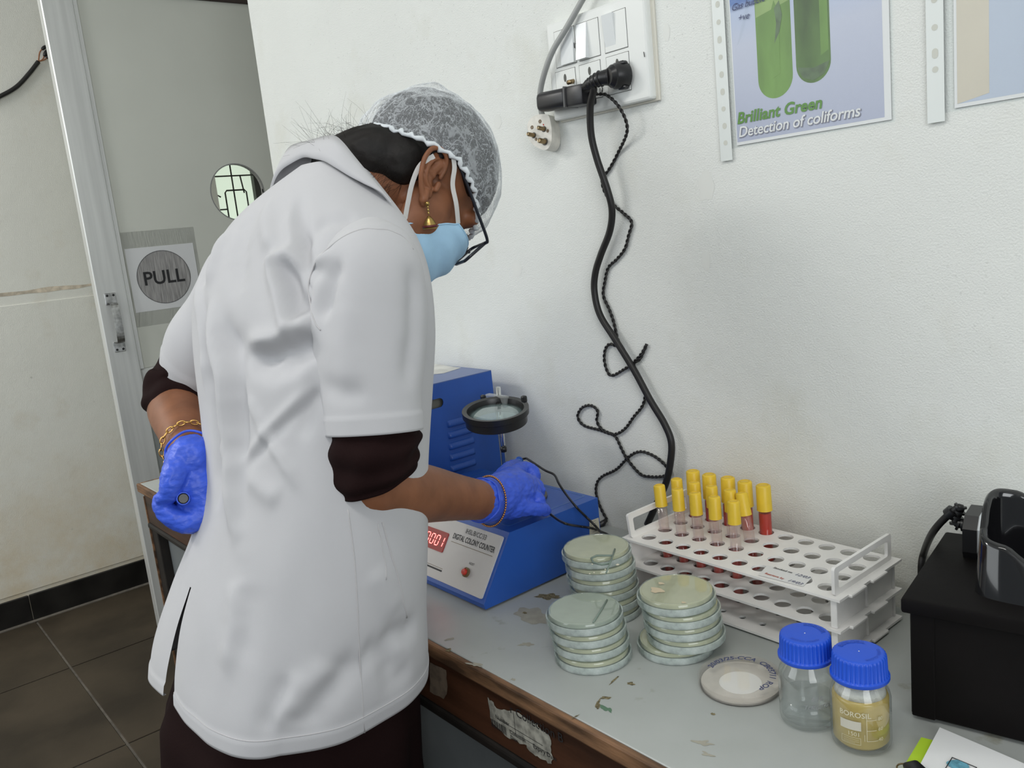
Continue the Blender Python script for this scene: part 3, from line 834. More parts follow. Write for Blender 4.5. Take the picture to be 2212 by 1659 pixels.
u0, _ = upos(694, 500); u1, _ = upos(925, 400); uc2 = (u0 + u1) / 2; r2 = (u1 - u0) / 2; vb2 = upos(805, 562)[1]
flat('green_tube_print', [(uc2 + r2 * math.cos(a), vb2 + r2 + r2 * math.sin(a)) for a in np.linspace(math.pi, 2 * math.pi, 17)] + [(uc2 + r2, .29), (uc2 - r2, .29)], .0022, m_g2, t1, fr)
flat('tube_streak_print', [(uc2 + r2 * .45, .09), (uc2 + r2 * .9, .095), (uc2 + r2 * .9, .29), (uc2 + r2 * .45, .29)], .0023, m_g1, t1, fr)
flat('tube_base_print', [(uc2 - r2 * .95, vb2 + r2 * .95), (uc2 - r2 * .6, vb2 + r2 * .35), (uc2, vb2 + r2 * .12), (uc2 + r2 * .6, vb2 + r2 * .35), (uc2 + r2 * .95, vb2 + r2 * .95), (uc2, vb2 + r2 * .75)], .0024, m_g4, t1, fr)
exq = (br - bl) / np.linalg.norm(br - bl); ezq = np.array((-exq[2], 0, exq[0]))
lettering('Brilliant Green', fr(.003, .028, .0026), exq, ezq, .0205, mat('green_title_ink', (.10, .26, .035), .5), t1, bold=.0006, shear=.2, spacing=1.02)
lettering('Detection of coliforms', fr(.0045, .0095, .0025), exq, ezq, .0195, mat('grey_shadow_ink', (.22, .22, .28), .5), t1, bold=.0004, shear=.2, spacing=.97)
lettering('Detection of coliforms', fr(.0038, .0103, .0027), exq, ezq, .0195, m_paper, t1, bold=.0002, shear=.2, spacing=.97)
m_pen = mat('blue_black_pen', (.06, .07, .16), .6)
lettering('Gas bubble', fr(.004, .172, .0034), exq, ezq, .012, m_pen, t1, shear=.35, spacing=.95)
lettering('+ve', fr(.013, .157, .0034), exq, ezq, .012, m_pen, t1, shear=.35)
mk('bubble_streak', G().tube([fr(.010 + .035 * t, .127 + .10 * t ** 1.35, .0042) for t in np.linspace(0, 1, 12)], [.0004 + .002 * math.sin(math.pi * t) for t in np.linspace(0, 1, 12)], 6), m_slv, t1, True)

bl2 = wl_(*z4p(1752, 727)); br2 = bl2 + exq * .212
holes = [(v, r) for v, r in zip((.045, .062, .0895, .12, .145, .17, .2, .23), (1, 1.6, 1, 1.5, 1.4, 1, 1.5, 1))]
t2, fr2 = poster('beige_sheet_poster', bl2, br2, bl2[2] + .297, -.029, -.012, holes, 'second poster with beige stripe in a punched sleeve at the right edge')
flat('print', [(.003, .004), (.208, .004), (.208, .29), (.003, .29)], .0021, mat('blue_grey_print', (.47, .53, .64), .3), t2, fr2)
flat('beige_stripe_print', [(.003, .004), (.036, .010), (.036, .29), (.003, .29)], .0022, mat('beige_print', (.62, .57, .47), .35, var=.05), t2, fr2)
flat('tube_print', [(.112 + .034 * math.cos(a), .066 + .034 * math.sin(a)) for a in np.linspace(math.pi, 2 * math.pi, 13)] + [(.146, .29), (.078, .29)], .0022, mat('pale_tube_print', (.55, .53, .46), .35, var=.1), t2, fr2)

# ------------------------------------------------------------------ on the bench: colony counter
def zq(x, y): return 850 + x / 2.765, 760 + y / 2.765
m_blue = mat('blue_enamel', (.020, .092, .40), .38, var=.08, vscale=6, bump=.04, bscale=220)
m_pan = mat('white_front_panel', (.60, .585, .56), .4)
XC0, XC1 = -1.235, -.931
prof = [(-.354, ZT + .004), (-.356, ZT + .012), (-.296, .862), (-.113, .862), (-.113, ZT + .004)]
cc_ = thing('colony_counter', (-1.083, -.23, ZT), 'blue digital colony counter with sloping white front panel and red display', 'counter')
mk('housing', G().prism([(y, z) for y, z in prof][::-1], (XC0, 0, 0), Y3, Z3, X3, XC1 - XC0), m_blue, cc_, False)
g = G()
for x in (XC0 + .03, XC1 - .03):
    for y in (-.33, -.14):
        mk('rubber_foot', G().lathe([(.008, 0), (.008, .0045)], (x, y, ZT), 14), m_rubber, cc_)
# frame of the sloping front
A = np.array((XC0, -.356, ZT + .012)); sl = np.array((0, -.296 + .356, .862 - ZT - .012)); SL = np.linalg.norm(sl); sl = sl / SL
fn_ = np.cross(X3, sl); fn_ /= np.linalg.norm(fn_)
CW = XC1 - XC0
def fp(px, py, off=.0): # pixel on the sloping panel
    d = ray(px, py); t = ((A - CAM) @ fn_) / (d @ fn_); return CAM + d * t + fn_ * off
def fuv(px, py):
    q = fp(px, py) - A; return q @ X3, q @ sl
def fq(u, v, off): return A + X3 * u + sl * v + fn_ * off
def z6p(x, y): return 900 + x / 6.637, 1080 + y / 6.637
ur, vt = fuv(*z6p(1295, 545)); ur2, vb_ = fuv(*z6p(912, 1415))
ur = min((ur + ur2) / 2, CW - .004)
mk('front_panel', G().prism(rrect(.012, vb_, ur, vt, .003), fq(0, 0, .0003), X3, sl, fn_, .0025), m_pan, cc_)
PO = .003
du, dv1 = fuv(*z6p(492, 490)); _, dv0 = fuv(*z6p(372, 760))
du0 = du - .064
m_disp = mat('display_window', (.05, .006, .006), .15, emit=(.6, .01, .01), estr=.22)  # faint red emission stands in for the segments' glow on the window
dsp = mk('display', G().prism(rrect(du0, dv0, du, dv1, .003), fq(0, 0, PO), X3, sl, fn_, .0015), m_disp, cc_)
m_led = mat('lit_red_segment', (.9, .05, .05), .4, emit=(1.0, .10, .09), estr=7.0)
def seg7(u, v, h, ch):
    w = h * .52; t = h * .085
    S = {'a': ((0, h), (w, h)), 'b': ((w, h), (w, h / 2)), 'c': ((w, h / 2), (w, 0)), 'd': ((0, 0), (w, 0)), 'e': ((0, 0), (0, h / 2)), 'f': ((0, h / 2), (0, h)), 'g': ((0, h / 2), (w, h / 2))}
    on_ = {'0': 'abcdef', '1': 'bc'}[ch]
    for k in on_:
        (a0, b0), (a1, b1) = S[k]; dx, dy = a1 - a0, b1 - b0; L = math.hypot(dx, dy); dx /= L; dy /= L
        a0 += dx * t * .7; b0 += dy * t * .7; a1 -= dx * t * .7; b1 -= dy * t * .7; nx, ny = -dy * t / 2, dx * t / 2
        sh = .12
        pts = [(a0 + nx, b0 + ny), (a0 - nx, b0 - ny), (a1 - nx, b1 - ny), (a1 + nx, b1 + ny)]
        mk('lit_segment', G().prism([(u + p + q * sh, v + q) for p, q in pts][::-1], fq(0, 0, PO + .0015), X3, sl, fn_, .0003), m_led, dsp)
hh = (dv1 - dv0) * .50
for k, ch in enumerate('0001'):
    seg7(du - .0125 - .0135 * (3 - k) - (0 if ch != '1' else .002), dv0 + (dv1 - dv0) * .25, hh, ch)
rl = bpy.data.lights.new('display_glow', 'AREA'); rl.shape = 'RECTANGLE'; rl.size = .05; rl.size_y = .016; rl.energy = .02; rl.color = (1, .05, .04)
ro = bpy.data.objects.new('display_glow', rl); ro.parent = dsp
COL.objects.link(ro)
M3 = Matrix((tuple(X3), tuple(sl), tuple(fn_))).transposed().to_4x4()
pos = fq((du + du0) / 2, (dv0 + dv1) / 2, PO + .0045) - org(dsp)
# lamp faces outward: -Z along the panel normal
M3 = Matrix((tuple(X3), tuple(-sl), tuple(-fn_))).transposed().to_4x4(); M3.translation = Vector(pos); ro.matrix_local = M3
u, v = fuv(*z6p(535, 548)); u2, _ = fuv(*z6p(1125, 765)); v -= .0
tw_ = np.ptp(text2d('DIGITAL COLONY COUNTER', 1.0)[0][:, 0])
lt = lettering('DIGITAL COLONY COUNTER', fq(u, fuv(*z6p(830, 660))[1] + .0, PO), X3, sl * 1.55, (u2 - u) / tw_, m_ink, cc_, bold=.00012, off=.0003)
v_l = fuv(*z6p(810, 680))[1] - .003
mk('title_rule', G().prism([(u, v_l), (u2, v_l), (u2, v_l + .0007), (u, v_l + .0007)], fq(0, 0, PO), X3, sl, fn_, .0002), mat('brown_rule', (.16, .11, .05), .5), cc_)
su, sv = fuv(*z6p(725, 470))
iu2 = fuv(*z6p(1015, 560))[0]; tw_ = np.ptp(text2d('IHSL/B/CC/33', 1.0)[0][:, 0])
lettering('IHSL/B/CC/33', fq(su, fuv(*z6p(870, 535))[1] - .0, PO + .0004), X3, sl * 1.2, (iu2 - su) / tw_, m_ink, cc_, off=.0003)
mk('asset_sticker', G().prism([(su - .004, sv - .006), (su + .042, sv - .006), (su + .042, vt - .0005), (su - .004, vt - .0005)], fq(0, 0, PO - .0003), X3, sl, fn_, .0005), mat('sticker_paper', (.58, .57, .55), .5), cc_)
ru, rv = fuv(*z6p(745, 1050))
rb = mk('button_bezel', G().lathe([(.0062, .0), (.0072, .001), (.0072, .004), (.0055, .005), (.0052, .004)], fq(ru, rv, PO), 24, fn_), m_brass, cc_, angle=35)
mk('red_button', G().lathe([(.0048, .0), (.0048, .007), (.004, .0085), (0, .0088)], fq(ru, rv, PO), 20, fn_), mat('red_button_plastic', (.55, .035, .02), .3), rb, angle=35)
lettering('RESET', fq(*fuv(*z6p(770, 925)), PO), X3, sl, .0048, m_ink, cc_, off=.0003)
lu, lv = fuv(*z6p(390, 1000))
mk('black_rule', G().prism([(lu - .09, lv - .0045), (lu, lv - .0045), (lu, lv - .002), (lu - .09, lv - .002)], fq(0, 0, PO), X3, sl, fn_, .0002), m_ink, cc_)
mk('thin_rule', G().prism([(lu - .09, lv), (lu, lv), (lu, lv + .0006), (lu - .09, lv + .0006)], fq(0, 0, PO), X3, sl, fn_, .0002), mat('brown_rule', (.16, .11, .05), .5), cc_)
# top: round dish well with dark rim, recessed tray edge
dc = on(1140, 1075, 2, .864)
dcx, dcy = -1.045, -.195
g = G().lathe([(.058, 0), (.058, .0035), (.054, .0045), (.050, .0045), (.049, .002), (0, .002)], (dcx, dcy, .862), 40)
mk('dish_well', g, mat('dark_grey_well', (.05, .05, .05), .35), cc_, angle=35)
P, fs = ringplate(rrect(-.131, -.075, .131, .088, .004), rrect(-.128, -.072, .128, .085, .004), (-1.083, -.205, .8605), X3, Y3, Z3, .0018)
mk('tray_edge', G().add(P, fs), mat('blue_enamel_edge', (.03, .11, .36), .3), cc_)
# tape strip and side label
q = [fp(*z6p(*p)) for p in ((790, 345), (1150, 475))]
lb = [on(*zq(*p), 0, XC1 + .0006) for p in ((1170, 1010), (1225, 990), (1238, 1108), (1200, 1150), (1172, 1158))]
sl_ = mk('side_label', G().add(lb, [tuple(range(5))]), mat('cream_label', (.55, .52, .42), .6), cc_, fixn=False)
g = G()
for k in range(7):
    z = lb[0][2] - .004 - .0042 * k; y0 = lb[0][1] + .002 + .0006 * k
    g.add([(XC1 + .0008, y0, z), (XC1 + .0008, y0 + .012, z), (XC1 + .0008, y0 + .012, z + .001), (XC1 + .0008, y0, z + .001)], [(0, 1, 2, 3)])
mk('label_text_lines', g, mat('grey_ink', (.3, .29, .25), .6), sl_, fixn=False)['kind'] = 'stuff'

# magnifier on a rod
rbx, rby = -1.135, -.128
mg = thing('stand_magnifier', (rbx, rby, .862), 'round black magnifying lens on a chrome rod above the colony counter', 'magnifier')
m_chrome = mat('chrome', (.75, .76, .77), .12, 1.0)
m_clear = thin_glass('clear_acrylic', (.96, .97, .97), (.8, .82, .82), .25, .05)
ztip = on(1076, 836, 1, rby)[2]
xt = on(1076, 836, 1, rby)[0]; xb = on(1090, 1005, 1, rby)[0]; zbm = on(1090, 1005, 1, rby)[2]
top = np.array((xt, rby, ztip)); bot = np.array((xt + (xb - xt) * (ztip - .862) / (ztip - zbm), rby, .8625))
mk('rod', G().tube([bot, top], .0042, 14), m_chrome, mg, True)
mk('rod_base', G().lathe([(.010, 0), (.010, .004), (.006, .006)], (bot[0], bot[1], .862), 18), m_chrome, mg, angle=40)
kq = on(1088, 970, 1, rby); mk('rod_joint', G().lathe([(.0, -.005), (.005, -.005), (.006, 0), (.005, .005), (0, .005)], kq, 14), m_black, mg, True)
lc = at(1071, 893, np.linalg.norm(top - CAM) - .055)
nrm = np.array((.13, -.10, 1.0)); nrm /= np.linalg.norm(nrm)
lr = 72.5 / FPX * ((lc - CAM) @ CF)
mk('lens_ring', G().lathe([(lr * .86, .008), (lr, .009), (lr, -.001), (lr * .93, -.003), (lr * .93, -.016), (lr * .80, -.016), (lr * .80, .0)], lc, 48, nrm, closed=True), m_black, mg, angle=35)
mk('lens', G().lathe([(0, -.008), (lr * .5, -.007), (lr * .81, -.003), (lr * .81, .0), (lr * .5, .004), (0, .0055)], lc, 40, nrm), thin_glass('lens_glass', (.88, .95, .93), (.45, .62, .62), .30, .03, edge=.5), mg, True)
ck = on(1090, 858, 1, rby + .002)
mk('acrylic_clamp', G().box((top + (bot - top) * .14) + np.array((0, -.004, 0)), (.055, .012, .020), .002), m_clear, mg)
mk('clamp_arm', G().tube([top + (bot - top) * .14, lc + nrm * .002 + (top - lc) * np.array((.42, .42, 0))], .005, 8), m_black, mg)
for q in (on(1044, 860, 1, rby - .02), on(1132, 862, 1, rby - .02)):
    mk('wing_knob', G().box(q, (.010, .008, .012), .003, seg=2), m_black, mg)

# probe lead of the counting pen: two loops of thin cord lying beside the housing
m_cord = m_rubber
def zl(x, y, z): return on(*zq(x, y), 2, z)
lead1 = crom([on(1136, 990, 2, .905), zl(800, 640, .905), zl(850, 672, .900), zl(905, 708, .895), zl(960, 735, .889), zl(990, 790, .882), zl(1030, 850, .873), zl(1090, 925, .868), on(*zq(1150, 985), 0, XC1 + .006), on(*zq(1215, 1050), 0, XC1 + .02), zl(1260, 1110, ZT + .01), zl(1300, 1155, ZT + .004), zl(1345, 1167, ZT + .0035), zl(1420, 1150, ZT + .0035), zl(1480, 1120, ZT + .0035)], 8)
lead2 = crom([zl(905, 955, .868), zl(930, 965, .868), zl(985, 1005, .8665), zl(1040, 1030, .866), on(*zq(1110, 1042), 0, XC1 + .006), on(*zq(1190, 1055), 0, XC1 + .016), zl(1260, 1082, ZT + .012), zl(1330, 1115, ZT + .004), zl(1410, 1140, ZT + .0035), zl(1480, 1150, ZT + .0035)], 8)
pen = thing('counting_pen', tuple(lead1[0]), 'blue counting pen with thin black lead held in the right glove', 'pen')
m_bpen = mat('blue_pen_plastic', (.02, .11, .50), .35)
ptop = at(1121, 996, np.linalg.norm(lead1[0] - CAM)); ptip = np.array((-1.03, -.205, .8665))
dpen = (ptip - ptop)
mk('barrel', G().tube([ptop, ptop + dpen * .05, ptop + dpen * .75, ptop + dpen * .97], [.0075, .0085, .0075, .0025], 16), m_bpen, pen, True)
mk('end_cap', G().tube([ptop - dpen * .06, ptop + dpen * .02], [.0055, .0085], 14), m_bpen, pen, True)
mk('lead', G().tube(np.vstack([[ptop - dpen * .04], lead1[1:]]), .0019, 7), m_cord, pen, True)
cd = mk('thin_black_lead', G().tube(lead2, .0019, 7), m_cord, loc=tuple(lead2[-1]), smooth=True)
tag(cd, 'thin black lead running from under the glove over the counter edge', 'cable')

# blue louvred cabinet left of the counter, back against the wall
yb_ = -.045
tb = on(1061, 801, 1, yb_)
XB1 = tb[0]; ZB = tb[2]; XB0 = XB1 - .26; YB0 = yb_ - .30
cab = thing('blue_cabinet', ((XB0 + XB1) / 2, yb_ - .15, ZT), 'tall blue metal instrument cabinet with louvres behind the person', 'instrument')
# right side wall with handle slot, the rest as thin sheets
su0 = on(932, 866, 0, XB1); su1 = on(957, 871, 0, XB1); sc_ = on(957, 872, 0, XB1)
sh = .0085
slot = rrect(-.045, -sh, .0, sh, sh * .98, 5)
sy, sz = on(958, 868, 0, XB1)[1], on(950, 870, 0, XB1)[2]
inner = [(sy + a, sz + b) for a, b in slot]
ci = (sy - .0225, sz)
def ray_rect(p): 
    return rectpt(math.atan2(p[1] - ci[1], p[0] - ci[0]), YB0, yb_, ZT, ZB, *ci)
angs = sorted({round(math.atan2(p[1] - ci[1], p[0] - ci[0]), 6) for p in inner} | {math.atan2(z - ci[1], y - ci[0]) for y, z in ((YB0, ZT), (YB0, ZB), (yb_, ZT), (yb_, ZB))})
def slot_pt(a):
    c, s = math.cos(a), math.sin(a); hx, r = .0225 - sh, sh
    best = 0
    for t in np.linspace(0, .03, 400):
        x, y = c * t, s * t
        dx = max(abs(x) - hx, 0)
        if math.hypot(dx, y) <= r: best = t
    return (ci[0] + c * best, ci[1] + s * best)
P, fs = ringplate([rectpt(a, YB0, yb_, ZT, ZB, *ci) for a in angs], [slot_pt(a) for a in angs], (XB1 - .0015, 0, 0), Y3, Z3, X3, .0015)
mk('right_side', G().add(P, fs), m_blue, cab)
mk('back_side', G().b2((XB0, yb_ - .0015, ZT), (XB1 - .0016, yb_, ZB)), m_blue, cab)
mk('left_side', G().b2((XB0, YB0, ZT), (XB0 + .0015, yb_ - .0016, ZB)), m_blue, cab)
mk('front_side', G().b2((XB0 + .0016, YB0, ZT), (XB1 - .0016, YB0 + .0015, ZB)), m_blue, cab)
mk('top_side', G().b2((XB0, YB0, ZB), (XB1, yb_, ZB + .0015)), mat('blue_enamel_top', (.10, .15, .34), .35), cab)
mk('top_paper', G().add([on(*zq(*p), 2, ZB + .0018) for p in ((100, 85), (250, 72), (405, 95), (300, 128), (100, 150))], [(0, 1, 2, 3, 4)]), mat('creased_paper', (.66, .66, .63), .6, var=.2, vscale=30), cab, fixn=False)
mk('grey_inside', G().b2((XB1 - .03, sy - .09, sz - .03), (XB1 - .028, sy + .02, sz + .03)), mat('grey_insert', (.33, .33, .28), .6), cab)
for k in range(6):
    a = on(*zq(322 + 5 * k, 432 + 67 * k), 0, XB1); b = on(*zq(470 + 5 * k, 395 + 65 * k), 0, XB1)
    zc_ = (a[2] + b[2]) / 2; y0, y1 = a[1], b[1]
    g = G(); rows = []
    for v, d_ in ((-.0065, 0), (-.006, .004), (-.002, .006), (.002, .0045), (.006, .001), (.0065, 0)):
        rows.append([(XB1 + d_ * w, y0 + (y1 - y0) * u, zc_ + v) for u, w in ((0, 0), (.03, .8), (.08, 1), (.92, 1), (.97, .8), (1, 0))])
    g.grid(np.array(rows))
    mk('louvre', g, m_blue, cab, True)

# ------------------------------------------------------------------ petri dishes
m_dglass = thin_glass('dish_glass', (.93, .97, .945), (.60, .68, .64), .17, .06, edge=.22)
m_dlid = thin_glass('frosted_lid_wall', (.88, .935, .91), (.70, .77, .745), .52, .12, noise_scale=45, edge=.15)
m_agar = mat('cream_agar', (.60, .56, .38), .25, var=.10, vscale=40)
m_agar2 = mat('greenish_agar', (.40, .43, .36), .25, var=.08, vscale=40)
def make_dish(loc, R, label, agar, group):
    """inverted dish: wide lid below, narrower base above with the agar hanging from its floor"""
    t = thing('petri_dish', loc, label, 'petri dish', group)
    x, y, z = loc; rl, rb_ = R, R * .955; h = .0152
    mk('lid', G().lathe([(rl * .97, .0), (rl, .0015), (rl, .0095), (rl - .0018, .0095), (rl - .0018, .002), (0, .002), (0, .0)], (x, y, z), 48), m_dlid, t, angle=40)
    mk('base', G().lathe([(rb_ - .0015, .0022), (rb_, .0022), (rb_, h - .002), (rb_ - .0015, h), (rb_ - .004, h + .0002), (rb_ - .0045, h - .0004), (0, h - .0004)], (x, y, z), 48), m_dglass, t, angle=40)
    mk('agar', G().lathe([(0, h - .0012), (rb_ - .002, h - .0012), (rb_ - .002, h - .0062), (0, h - .0062)], (x, y, z), 40), agar, t, angle=40)
    return t
PIT = .0156
def stack(px, py, n, R, wob, grp, topagar, nm, skip=0):
    """px,py: pixel of the foot's centre on the bench"""
    c = on(px, py, 2, ZT); res = []
    names = {1: 'single', }
    for k in range(n):
        dx, dy = wob[k]
        pos = 'topmost' if k == n - 1 else ('lowest' if k == 0 else {1: 'second', 2: 'third', 3: 'fourth', 4: 'fifth'}[k] + ' from bottom')
        res.append(make_dish((c[0] + dx, c[1] + dy, ZT + k * PIT), R, 'glass petri dish %s in the stack %s' % (pos, nm), topagar if k == n - 1 else m_agar, grp))
    return res
SA = stack(1278, 1414, 4, .0485, [(0.004, -.001), (.0, .001), (-.003, .0005), (-.006, -.0005)], 'petri dishes in the near left stack', m_agar2, 'nearest the bench edge')
SC = stack(1468, 1395, 5, .0485, [(-.002, -.004), (.010, .002), (.007, .001), (.006, .0005), (.001, -.001)], 'petri dishes in the middle stack', m_agar, 'in front of the tube rack')
SB = stack(1305, 1316, 6, .0485, [(.006, .0), (.006, 0), (.003, .001), (.001, 0), (.0, 0), (-.005, .0)], 'petri dishes in the rear stack', m_agar, 'beside the blue counter')
m_mark = mat('grey_green_marker', (.20, .26, .22), .6)
def topmark(dish, pts, r=.0012):
    o = org(dish); zz = o[2] + .0152
    g = G().tube([on(*p, 2, zz) for p in pts], r, 6)
    mk('pen_mark', g, m_mark, dish, True)
def z9(x, y): return 1150 + x / 2.665, 960 + y / 2.665
topmark(SA[-1], [z9(430, 895), z9(395, 955), z9(350, 1025)])
topmark(SB[-1], [z9(475, 602), z9(455, 665), z9(425, 740)])
topmark(SB[-1], [z9(*q) for q in ((460, 640), (420, 640), (370, 640), (340, 655), (350, 680), (400, 692), (440, 685), (456, 660))], .0014)
m_col = mat('pale_colony', (.66, .63, .50), .4)
o = org(SB[-1]); 
for p in ((490, 692), (345, 690), (330, 745), (355, 738), (395, 742), (420, 720)):
    c = on(*z9(*p), 2, o[2] + .0150); r = .0028 if p[0] == 490 else .0014
    mk('colony', G().lathe([(r, 0), (r * .7, .0006), (0, .0008)], c, 10), m_col, SB[-1], True)
o = org(SC[-1])
for p, r in (((715, 840), .009), ((740, 800), .004), ((870, 910), .003)):
    c = on(*z9(*p), 2, o[2] + .0149)
    mk('colony', G().add([(c[0] + r * (1 + .4 * math.sin(3 * a)) * math.cos(a), c[1] + r * .8 * math.sin(a), c[2]) for a in np.linspace(0, 2 * math.pi, 18, endpoint=False)], [tuple(range(18))]), mat('peach_colony', (.62, .52, .36), .5), SC[-1], fixn=False)

# single plastic dish with membrane and handwriting
c = on(1600, 1480, 2, ZT); Rs = .0475
pd = thing('written_petri_dish', (c[0], c[1], ZT), 'flat clear petri dish with handwriting and round white filter inside', 'petri dish')
m_plast = thin_glass('clear_polystyrene', (.995, .99, .985), (.75, .70, .64), .045, .05, edge=.07, base=.02)
x, y = c[0], c[1]
mk('base', G().lathe([(0, 0), (Rs - .003, 0), (Rs - .002, .001), (Rs - .002, .010), (Rs - .0032, .010), (Rs - .0032, .0014), (0, .0014)], (x, y, ZT), 48), m_plast, pd, angle=40)
mk('lid', G().lathe([(Rs, .003), (Rs, .0125), (Rs - .0015, .0140), (0, .0140), (0, .0130), (Rs - .0016, .0130), (Rs - .0012, .003)], (x, y, ZT), 48), m_plast, pd, angle=40)
mk('medium', G().lathe([(0, .0015), (Rs - .0035, .0015), (Rs - .0035, .005), (0, .005)], (x, y, ZT), 40), mat('pinkish_medium', (.62, .60, .55), .4, var=.08, vscale=60), pd, angle=40)
mk('filter_disc', G().lathe([(0, .0051), (.0235, .0051), (.0235, .0056), (0, .0056)], (x + .002, y - .003, ZT), 40), mat('white_membrane', (.82, .83, .81), .6), pd, angle=40)
def arc_text(s, cx, cy, zz, rad, a0, size, material, parent, sgn=-1, tilt=0.0, spacing=1.0, name='lettering', bold=0.0, emboss=0.0):
    """letters along an arc, reading clockwise seen from above (tops outward)"""
    V, Fc = text2d(s, size, spacing=spacing, bold=bold, shear=tilt)
    pts = []
    for u, v in V:
        a = a0 - u / rad; r = rad + v
        pts.append((cx + r * math.cos(a), cy + r * math.sin(a), zz))
    g = G().add(pts, Fc)
    return mk(name, g, material, parent, fixn=False)
va = math.atan2(CAM[1] - y, CAM[0] - x)           # direction to the viewer seen from the dish
arc_text('20/03/25-CCA  CB03711  ROP', x, y, ZT + .0142, .0325, va + math.pi + 1.22, .0098, m_pen, pd, spacing=.98, tilt=.15, bold=.00025)

# ------------------------------------------------------------------ reagent bottles
m_bglass = thin_glass('bottle_glass', (.97, .985, .98), (.7, .75, .74), .05, .03, edge=.45)
m_cap = mat('blue_screw_cap', (.012, .085, .62), .42)
m_capm = mat('blue_cap_emboss', (.010, .070, .50), .45)
m_wht = mat('white_print', (.75, .75, .72), .5)
def bottle(nm, px, py, label, liquid, level, twist):
    c = on(px, py, 2, ZT); x, y = c[0], c[1]
    t = thing(nm, (x, y, ZT), label, 'bottle', 'blue capped reagent bottles')
    r = .0285
    mk('glass_body', G().lathe([(0, .0), (r - .004, .0), (r - .0008, .003), (r, .007), (r, .052), (r - .0015, .058), (r - .006, .0645), (.0215, .067), (.0205, .070), (.0205, .076)], (x, y, ZT + .0005), 56), m_bglass, t, True)
    if liquid:
        mk('liquid', G().lathe([(0, .0035), (r - .006, .0035), (r - .0022, .008), (r - .0022, min(level, .052)), (r - .0035, level) if level > .052 else (r - .0022, level), (0, level)], (x, y, ZT + .0005), 48), liquid, t, True)
    z0 = ZT + .0715; n = 160; R = .0268
    rows = []
    for zz, rr, rib in ((0, R + .0005, 0), (.0005, R + .001, 0), (.0035, R + .001, 0), (.0045, R - .0004, 0), (.005, R - .0006, 1), (.022, R - .0014, 1), (.0245, R - .002, .5), (.0255, R - .0035, 0), (.0258, R - .006, 0), (.0255, 0.0001, 0)):
        rows.append([(x + (rr - rib * .0009 * (.5 + .5 * math.copysign(abs(math.cos(36 * a)) ** .5, math.cos(36 * a)))) * math.cos(a), y + (rr - rib * .0009 * (.5 + .5 * math.copysign(abs(math.cos(36 * a)) ** .5, math.cos(36 * a)))) * math.sin(a), z0 + zz) for a in np.linspace(0, 2 * math.pi, 432, endpoint=False)])
    cp_ = mk('screw_cap', G().grid(np.array(rows), loop=True), m_cap, t, angle=50)
    mk('cap_pip', G().lathe([(.0007, 0), (.0005, .0004), (0, .0004)], (x, y, z0 + .0256), 8), m_wht, cp_)
    arc_text('BOROSIL', x, y, z0 + .02615, .0165, twist, .0062, m_capm, cp_, bold=.0002, spacing=1.05)
    arc_text('OPEN CLOSE', x, y, z0 + .02615, .0165, twist - 2.4, .0045, m_capm, cp_, spacing=1.05)
    return t, x, y, r
m_yel = mat('amber_broth', (.50, .37, .09), .25, var=.10, vscale=60)
m_wat = thin_glass('clear_liquid', (.965, .98, .98), (.62, .65, .65), .04, .04, edge=.10)
b1, x, y, r = bottle('reagent_bottle', 1746, 1552, 'blue capped glass bottle of clear liquid, left of the pair', m_wat, .028, 2.2)
def wraptext(s, x, y, r, a0, z0, size, material, t, **kw):
    V, Fc = text2d(s, size, **kw)
    g = G().add([(x + r * math.cos(a0 + u / r), y + r * math.sin(a0 + u / r), z0 + v) for u, v in V], Fc)
    return mk('lettering', g, material, t, fixn=False)
def wraprect(x, y, r, a0, a1, z0, z1, material, t, name):
    n = 10; rows = [[(x + r * math.cos(a0 + (a1 - a0) * k / n), y + r * math.sin(a0 + (a1 - a0) * k / n), z) for k in range(n + 1)] for z in (z0, z1)]
    return mk(name, G().grid(np.array(rows)), material, t, fixn=False)
va = math.atan2(CAM[1] - y, CAM[0] - x)
m_pencil = mat('grey_pencil', (.28, .29, .30), .6)
wraptext('0.1%', x, y, r + .0003, va + .1, ZT + .037, .007, m_pencil, b1, shear=.3)
wraptext('TERGITOL', x, y, r + .0003, va - .15, ZT + .028, .0065, m_pencil, b1, shear=.3)
b2, x, y, r = bottle('reagent_bottle', 1861, 1600, 'blue capped glass bottle of amber liquid, right of the pair', m_yel, .055, 3.3)
mk('white_froth', G().lathe([(0, .0552), (r - .0045, .0552), (r - .006, .0615), (.020, .0655), (0, .064)], (x, y, ZT + .0005), 40), mat('froth', (.62, .62, .58), .6, bump=.5, bscale=300), b2, True)
va = math.atan2(CAM[1] - y, CAM[0] - x); ro_ = r + .0003
m_prt = mat('pale_enamel_print', (.62, .58, .42), .5)
wraptext('BOROSIL', x, y, ro_, va - .72, ZT + .0425, .0075, m_prt, b2, bold=.0001)
wraprect(x, y, ro_, va - .70, va + .0, ZT + .0285, ZT + .038, mat('pale_write_patch', (.55, .53, .45), .5), b2, 'writing_patch')
wraptext('1501', x, y, ro_, va - .45, ZT + .0225, .006, m_prt, b2)
for a0, a1, z0, z1 in ((va - .66, va - .02, .0135, .0138), (va - .66, va - .02, .0205, .0208), (va - .66, va - .65, .0135, .0208), (va - .03, va - .02, .0135, .0208), (va - .6, va - .08, .0185, .0187), (va - .6, va - .08, .0165, .0167), (va - .6, va - .2, .0150, .0152),
                       (va + .17, va + .185, .018, .046), (va + .17, va + .55, .018, .0185), (va + .17, va + .5, .029, .0295), (va + .17, va + .5, .040, .0405), (va + .10, va + .112, .018, .025)):
    wraprect(x, y, ro_, a0, a1, ZT + z0, ZT + z1, m_prt, b2, 'scale_line')
